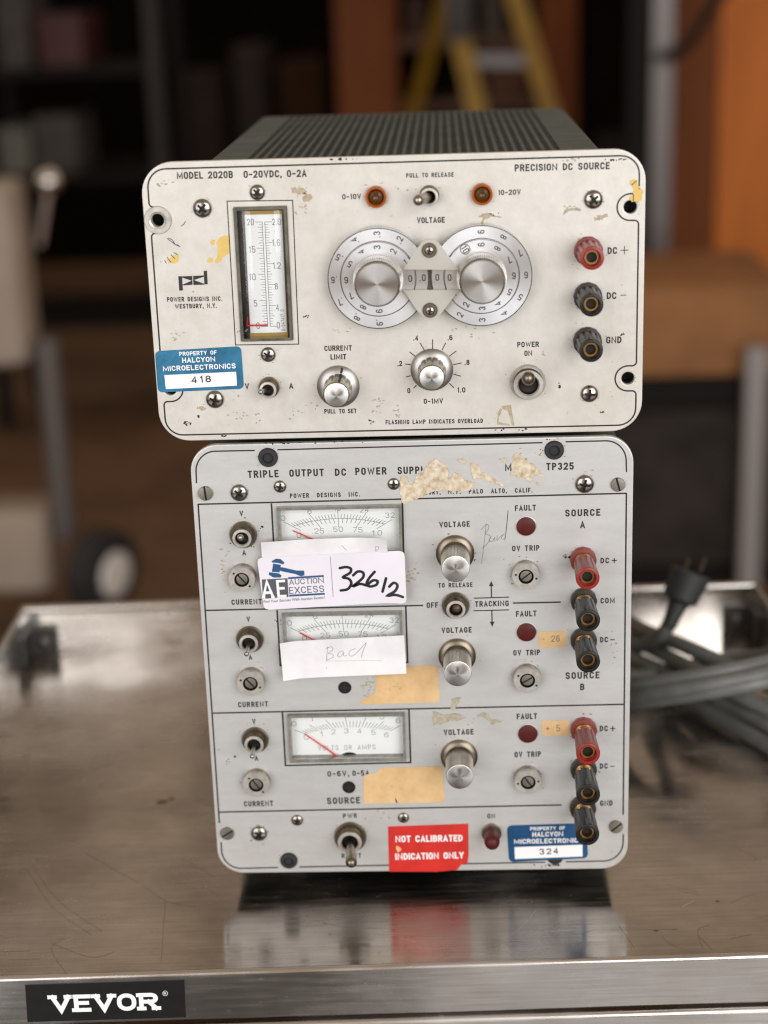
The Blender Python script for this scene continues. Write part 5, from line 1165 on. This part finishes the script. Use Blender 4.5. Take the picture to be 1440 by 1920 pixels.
pl_ = bpy.data.objects.new('plug', b.data('plug', [m_plug])); COL.objects.link(pl_); pl_.parent = cord
for s_ in (-1, 1):
    e = Vector((.0052*s_, 0, 0)); b = MB(); b.tube([c_+e*.9, c_+e*.9+d_.normalized()*.009], .0018, 8)
    o = bpy.data.objects.new('prong', b.data('prong', [mk_prong])); COL.objects.link(o); o.parent = pl_
# ================================================================== WORKSHOP BEHIND
FZ = -.82
def struct(name, b, mats): o = bpy.data.objects.new(name, b.data(name, mats)); COL.objects.link(o); o['kind'] = 'structure'; return o
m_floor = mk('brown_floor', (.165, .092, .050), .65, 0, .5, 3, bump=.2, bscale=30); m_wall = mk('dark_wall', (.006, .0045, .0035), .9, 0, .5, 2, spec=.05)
b = MB(); b.box(-6, 6, -.75, 8, FZ-.05, FZ); struct('floor', b, [m_floor])
b = MB(); b.box(-6, 6, -6, -.75, FZ-.05, FZ-.001); struct('reflected_ground', b, [mk('dark_reflected_ground', (.07, .066, .062), .8, 0, .4, 4)])  # unseen ground, added dark for what the steel apron reflects
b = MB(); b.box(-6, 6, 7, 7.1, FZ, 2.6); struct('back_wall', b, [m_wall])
m_beige = mk('beige_plastic', (.40, .33, .27), .5, 0, .2, 6); m_gpost = mk('grey_metal_post', (.15, .135, .13), .4, .4); m_hub = mk('pale_hub', (.85, .83, .80), .35, .2); m_chrome = mk('chrome', (.8, .78, .76), .12, 1)
def gp(parent, name, b, mats, label=None):
    o = bpy.data.objects.new(name, b.data(name, mats, parent.location)); COL.objects.link(o); o.parent = parent
    if label: o['label'] = label
    return o
def rbox(x0, x1, y0, y1, z0, z1, r=.02):
    b = MB(); o1 = rrect(x0, x1, y0, y1, r, 4); n = len(o1); k = r*.4
    o0 = rrect(x0+k, x1-k, y0+k, y1-k, r, 4)
    lv = [(o0, z0), (o1, z0+k), (o1, z1-k), (o0, z1)]; vs = [(p[0], p[1], z) for L_, z in lv for p in L_]
    fs = [tuple(range(n))[::-1], tuple(range(3*n, 4*n))]
    for a in (0, n, 2*n): fs += [(a+i, a+(i+1) % n, a+n+(i+1) % n, a+n+i) for i in range(n)]
    b.add(vs, fs, 0, True); return b
def bp(px, py, Y): return at(px, py, Y)
# beige utility cart on the left
Yc = 2.35; lx = bp(105, 800, Yc).x
ct = thing('utility_cart', 'beige plastic utility cart with grey legs, blurred at the left', 'cart', (lx-.25, Yc+.2, FZ))
gp(ct, 'upper_bin', rbox(lx-.75, bp(64, 500, Yc+.12).x, Yc, Yc+.14, bp(40, 690, Yc).z, bp(20, 345, Yc).z, .03), [m_beige])
gp(ct, 'lower_bin', rbox(lx-.75, bp(116, 1000, Yc+.12).x, Yc, Yc+.14, FZ+.09, bp(60, 962, Yc).z, .03), [m_beige])
b = MB(); b.tube([(lx-.01, Yc+.03, bp(80, 640, Yc).z), (lx-.01, Yc+.03, FZ+.2)], .024, 16); gp(ct, 'leg', b, [m_gpost])
b = MB(); b.tube([(lx-.72, Yc+.03, -.3), (lx-.72, Yc+.03, FZ+.2)], .024, 16); gp(ct, 'leg', b, [m_gpost])
wc = bp(193, 1072, Yc-.05); ax = Vector((.90, -.42, -.05)).normalized()
b = MB(); b.tube([wc-ax*.028, wc-ax*.025, wc+ax*.025, wc+ax*.028], [.070, .084, .084, .070], 36); w_ = gp(ct, 'wheel', b, [m_rubber])
b = MB(); b.tube([wc+ax*.026, wc+ax*.034, wc+ax*.038], [.046, .044, .02], 28); o = bpy.data.objects.new('hub', b.data('hub', [m_hub], ct.location)); COL.objects.link(o); o.parent = w_
kb = bp(92, 340, Yc+.1); b = MB(); b.lathe([(0, -.024)]+[(.024*math.cos(R(a)), .024*math.sin(R(a))) for a in range(-75, 76, 15)]+[(0, .024)], 20, c=kb); b.tube([kb, (kb.x-.03, kb.y, kb.z-.12)], .008, 8); gp(ct, 'handle_knob', b, [m_chrome])
# metal rack with grey boxes, far left
m_dkg = mk('dull_grey_metal', (.035, .031, .03), .6, 0, spec=.2); m_gbox = mk('grey_box', (.07, .064, .06), .7, 0, .4, 12, spec=.2); m_dkm = mk('dark_metal', (.010, .009, .009), .7, 0, spec=.12)
Yr = 4.0; p0 = bp(-40, 270, Yr); p1 = bp(300, 270, Yr)
rk = thing('storage_rack', 'dark metal storage rack holding grey boxes, far left', 'rack', ((p0.x+p1.x)/2, Yr+.2, FZ))
for x in (p0.x, p1.x):
    for y in (Yr, Yr+.4): b = MB(); b.box(x-.018, x+.018, y-.018, y+.018, FZ, 2.6); gp(rk, 'upright', b, [m_dkg if x == p1.x and y == Yr else m_dkm])
b = MB(); b.box(p0.x-1.5, p0.x-.22, Yr+.42, Yr+.43, FZ, 2.6); gp(rk, 'dark_reflection_panel', b, [m_dkm])  # unseen dark sheet, added to darken the tray's reflection at the left
for z in (bp(0, 330, Yr).z, bp(0, 130, Yr).z, -.5): b = MB(); b.box(p0.x+.02, p1.x-.02, Yr-.01, Yr+.41, z-.025, z); gp(rk, 'shelf', b, [m_dkm])
for (a, c, zb_, h, m_, l_) in ((0, 60, 130, .22, m_gbox, 'grey carton on the rack, nearest the left edge'), (70, 150, 330, .16, m_gbox, 'grey carton on the lower rack shelf'), (0, 62, 330, .13, mk('pale_box', (.12, .12, .10), .6, 0, .3, 10), 'pale carton on the lower rack shelf beside the grey one'), (75, 160, 130, .14, mk('maroon_box', (.05, .006, .006), .6, 0, .3, 10), 'dark red carton on the top rack shelf')):
    q0, q1 = bp(a, zb_, Yr+.02), bp(c, zb_, Yr+.02); z = bp(0, zb_, Yr).z
    b = rbox(q0.x, q1.x, Yr+.02, Yr+.3, z+.001, z+h, .008); o = bpy.data.objects.new('carton', b.data('carton', [m_], (q0.x, Yr+.02, z))); COL.objects.link(o); o.location = (q0.x, Yr+.02, z); o['label'] = l_; o['category'] = 'box'; o['group'] = 'cartons on the storage rack'
# wooden shelving with a ladder in front
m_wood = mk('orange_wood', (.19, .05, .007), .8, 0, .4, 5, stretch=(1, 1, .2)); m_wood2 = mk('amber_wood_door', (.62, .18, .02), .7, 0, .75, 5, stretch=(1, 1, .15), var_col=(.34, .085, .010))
Ys = 4.6; q0, q1, q2, q3 = (bp(x, 120, Ys).x for x in (632, 745, 1012, 1082))
sh_ = thing('wooden_shelf', 'orange wooden shelf unit with dark shelves, behind the yellow ladder', 'shelf', ((q0+q3)/2, Ys, FZ))
for a, c in ((q0, q1), (q2, q3)): b = MB(); b.box(a, c, Ys, Ys+.03, FZ, 2.2); gp(sh_, 'door', b, [m_wood])
b = MB(); b.box(q0, q3, Ys+.35, Ys+.37, FZ, 2.2); gp(sh_, 'back_board', b, [m_wall])
for py in (70, 190): z = bp(800, py, Ys).z; b = MB(); b.box(q1+.001, q2-.001, Ys+.02, Ys+.34, z-.035, z); gp(sh_, 'shelf_board', b, [mk('brown_board', (.09, .035, .012), .6, 0, .4, 8)])
for px0, px1, py, h, col, l_ in ((760, 800, 70, .12, (.05, .018, .006), 'small rust brown carton on the upper wooden shelf, left of the ladder'), (905, 945, 70, .14, (.06, .045, .035), 'dusty grey carton on the upper wooden shelf between the ladder rails'), (915, 985, 190, .16, (.10, .035, .010), 'orange brown carton on the lower wooden shelf between the ladder rails')):
    A_, B_ = bp(px0, py, Ys+.05), bp(px1, py, Ys+.05); z = bp(800, py, Ys).z
    o = bpy.data.objects.new('carton', rbox(0, B_.x-A_.x, 0, .22, 0, h, .006).data('carton', [mk('carton_card', col, .7, 0, .4, 12)])); COL.objects.link(o); o.location = (A_.x, Ys+.05, z+.0005); o['label'] = l_; o['category'] = 'box'; o['group'] = 'cartons on the wooden shelf'
m_lad = mk('yellow_fibreglass', (.30, .165, .004), .6, 0, .3, 20)
Yl = 3.8; ld = thing('step_ladder', 'yellow fibreglass step ladder standing open before the wooden shelf', 'ladder', (bp(930, 300, Yl).x, Yl, FZ))
def rail(pa, pb, Ya, Yb, w, name='rail'):
    A, B = bp(*pa, Ya), bp(*pb, Yb); k = (FZ-A.z)/(B.z-A.z); Bf = A+(B-A)*k; T_ = A+(A-B)*(.30/max(.05, (A-B).length))
    b = MB(); b.tube([T_, Bf], w, 4, smooth=False); gp(ld, name, b, [m_lad]); return T_, Bf
r1 = rail((848, 0), (892, 200), Yl, Yl-.05, .036); r2 = rail((968, 0), (1028, 200), Yl, Yl-.05, .034); rail((805, 100), (775, 210), Yl+.5, Yl+.6, .026, 'rear_rail')
for f in (.3, .52, .74): b = MB(); A, B = r1[0]+(r1[1]-r1[0])*f, r2[0]+(r2[1]-r2[0])*f; b.tube([A, B], .022, 4, smooth=False); gp(ld, 'step', b, [m_gpost])
tp = bp(858, 35, Yl); b = MB(); b.box(tp.x-.035, tp.x+.035, tp.y-.06, tp.y-.045, tp.z-.05, tp.z+.08); gp(ld, 'warning_plate', b, [m_gbox])
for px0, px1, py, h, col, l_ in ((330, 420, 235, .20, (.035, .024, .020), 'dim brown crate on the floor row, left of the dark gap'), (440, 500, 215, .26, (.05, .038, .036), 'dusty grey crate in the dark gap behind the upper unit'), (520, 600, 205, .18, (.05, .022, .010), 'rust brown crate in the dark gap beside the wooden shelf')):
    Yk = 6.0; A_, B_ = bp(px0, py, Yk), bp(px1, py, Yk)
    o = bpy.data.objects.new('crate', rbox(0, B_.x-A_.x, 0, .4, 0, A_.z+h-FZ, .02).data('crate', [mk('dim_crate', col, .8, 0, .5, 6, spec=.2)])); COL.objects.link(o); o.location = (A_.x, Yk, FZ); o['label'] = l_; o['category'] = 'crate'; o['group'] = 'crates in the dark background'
# wood door right, post, carton and dark cart
Yd = 3.4; a, c = bp(1252, 200, Yd).x, bp(1600, 200, Yd).x
dr_ = thing('cabinet', 'tall amber wooden cabinet standing at the right edge', 'cabinet', ((a+c)/2, Yd, FZ))
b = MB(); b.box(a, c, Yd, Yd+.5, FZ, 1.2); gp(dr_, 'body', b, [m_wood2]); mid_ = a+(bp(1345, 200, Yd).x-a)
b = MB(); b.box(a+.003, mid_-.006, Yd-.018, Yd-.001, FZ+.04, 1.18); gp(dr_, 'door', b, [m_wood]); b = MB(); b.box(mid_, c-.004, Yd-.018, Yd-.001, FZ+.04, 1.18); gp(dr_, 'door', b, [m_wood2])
Yp = 3.1; a = bp(1222, 200, Yp).x
pz = thing('rack_post', 'pale grey upright post with a black edge, left of the wooden cabinet', 'post', (a, Yp, FZ))
b = MB(); b.box(a, a+.045, Yp, Yp+.05, FZ, 1.4); gp(pz, 'pale_face', b, [m_gpost]); b = MB(); b.box(a-.05, a-.001, Yp+.01, Yp+.06, FZ, 1.4); gp(pz, 'black_edge', b, [m_dkm])
b = MB(); h0, h1 = bp(1240, 110, Yp-.05), bp(1345, 0, Yp-.05); b.tube([tuple(v) for v in spline([h0, (h0+h1)/2+Vector((0, 0, -.03)), h1, h1+(h1-h0)], 5)], .012, 10)
o = bpy.data.objects.new('hose', b.data('hose', [m_dkm], h0)); COL.objects.link(o); o.location = h0; o['label'] = 'dark hose slanting up from the pale post in front of the cabinet'; o['category'] = 'hose'
m_card = mk('cardboard', (.31, .135, .045), .75, 0, .3, 12)
Yb = 2.25; a, c = bp(1150, 600, Yb).x, bp(1500, 600, Yb).x; z0, z1 = bp(1300, 705, Yb).z, bp(1300, 540, Yb).z
kc = thing('utility_cart', 'dark utility cart with a pale leg under the brown carton, blurred at the right', 'cart', ((a+c)/2, Yb+.25, FZ))
xg0 = bp(1412, 850, Yb-.05).x
b = rbox(a-.1, c, Yb-.02, Yb+.5, z0-.06, z0-.001, .02); gp(kc, 'top_shelf', b, [m_dkm]); b = rbox(a-.1, c, Yb, Yb+.5, FZ+.12, FZ+.16, .02); gp(kc, 'lower_shelf', b, [m_dkm])
b = MB(); b.box(a-.09, c-.02, Yb-.005, Yb+.4, z0-.36, z0-.0605); gp(kc, 'drawer', b, [mk('dark_brown_drawer', (.035, .027, .022), .7, 0, .6, 8, spec=.2)]); xg = xg0
for x, m_ in ((xg, mk('pale_leg', (.30, .28, .275), .4, .3)), (a-.06, m_dkm)):
    b = MB(); b.box(x-.018, x+.018, Yb-.06, Yb-.025, FZ+.1, bp(1412, 640, Yb).z); gp(kc, 'leg', b, [m_])
    b = MB(); b.lathe([(0, -.015), (.05, -.015), (.05, .015), (0, .015)], 24, c=(x, Yb-.04, FZ+.05)); gp(kc, 'wheel', b, [m_rubber])
b = rbox(a, c-.02, Yb, Yb+.4, z0, z1, .006); bx = bpy.data.objects.new('carton', b.data('carton', [m_card], (a, Yb, z0))); COL.objects.link(bx); bx.location = (a, Yb, z0); bx['label'] = 'plain brown cardboard carton on the dark cart at the right'; bx['category'] = 'box'
for px, py, w, h, m_, l_, Yj in ((1150, 250, .10, .16, m_gbox, 'grey canister on the dark bench left of the pale post', 3.6),):
    P = bp(px, py, Yj); b = MB(); b.tube([(P.x, P.y, P.z-h), (P.x, P.y, P.z-.01), (P.x, P.y, P.z)], [w/2, w/2, w*.4], 20); o = bpy.data.objects.new('canister', b.data('canister', [m_dkm], (P.x, P.y, P.z-h))); COL.objects.link(o); o.location = (P.x, P.y, P.z-h); o['label'] = l_; o['category'] = 'canister'
    zb_ = P.z-h
    bt = thing('workbench', 'dark workbench between the wooden shelf and the pale post', 'bench', (P.x, P.y, FZ)); b = MB(); b.box(P.x-.22, P.x+.12, P.y-.1, P.y+.3, zb_-.04, zb_-.0005); gp(bt, 'top', b, [m_dkm])
    for x in (P.x-.2, P.x+.1): b = MB(); b.box(x-.015, x+.015, P.y-.09, P.y-.06, FZ, zb_-.041); gp(bt, 'leg', b, [m_dkm])
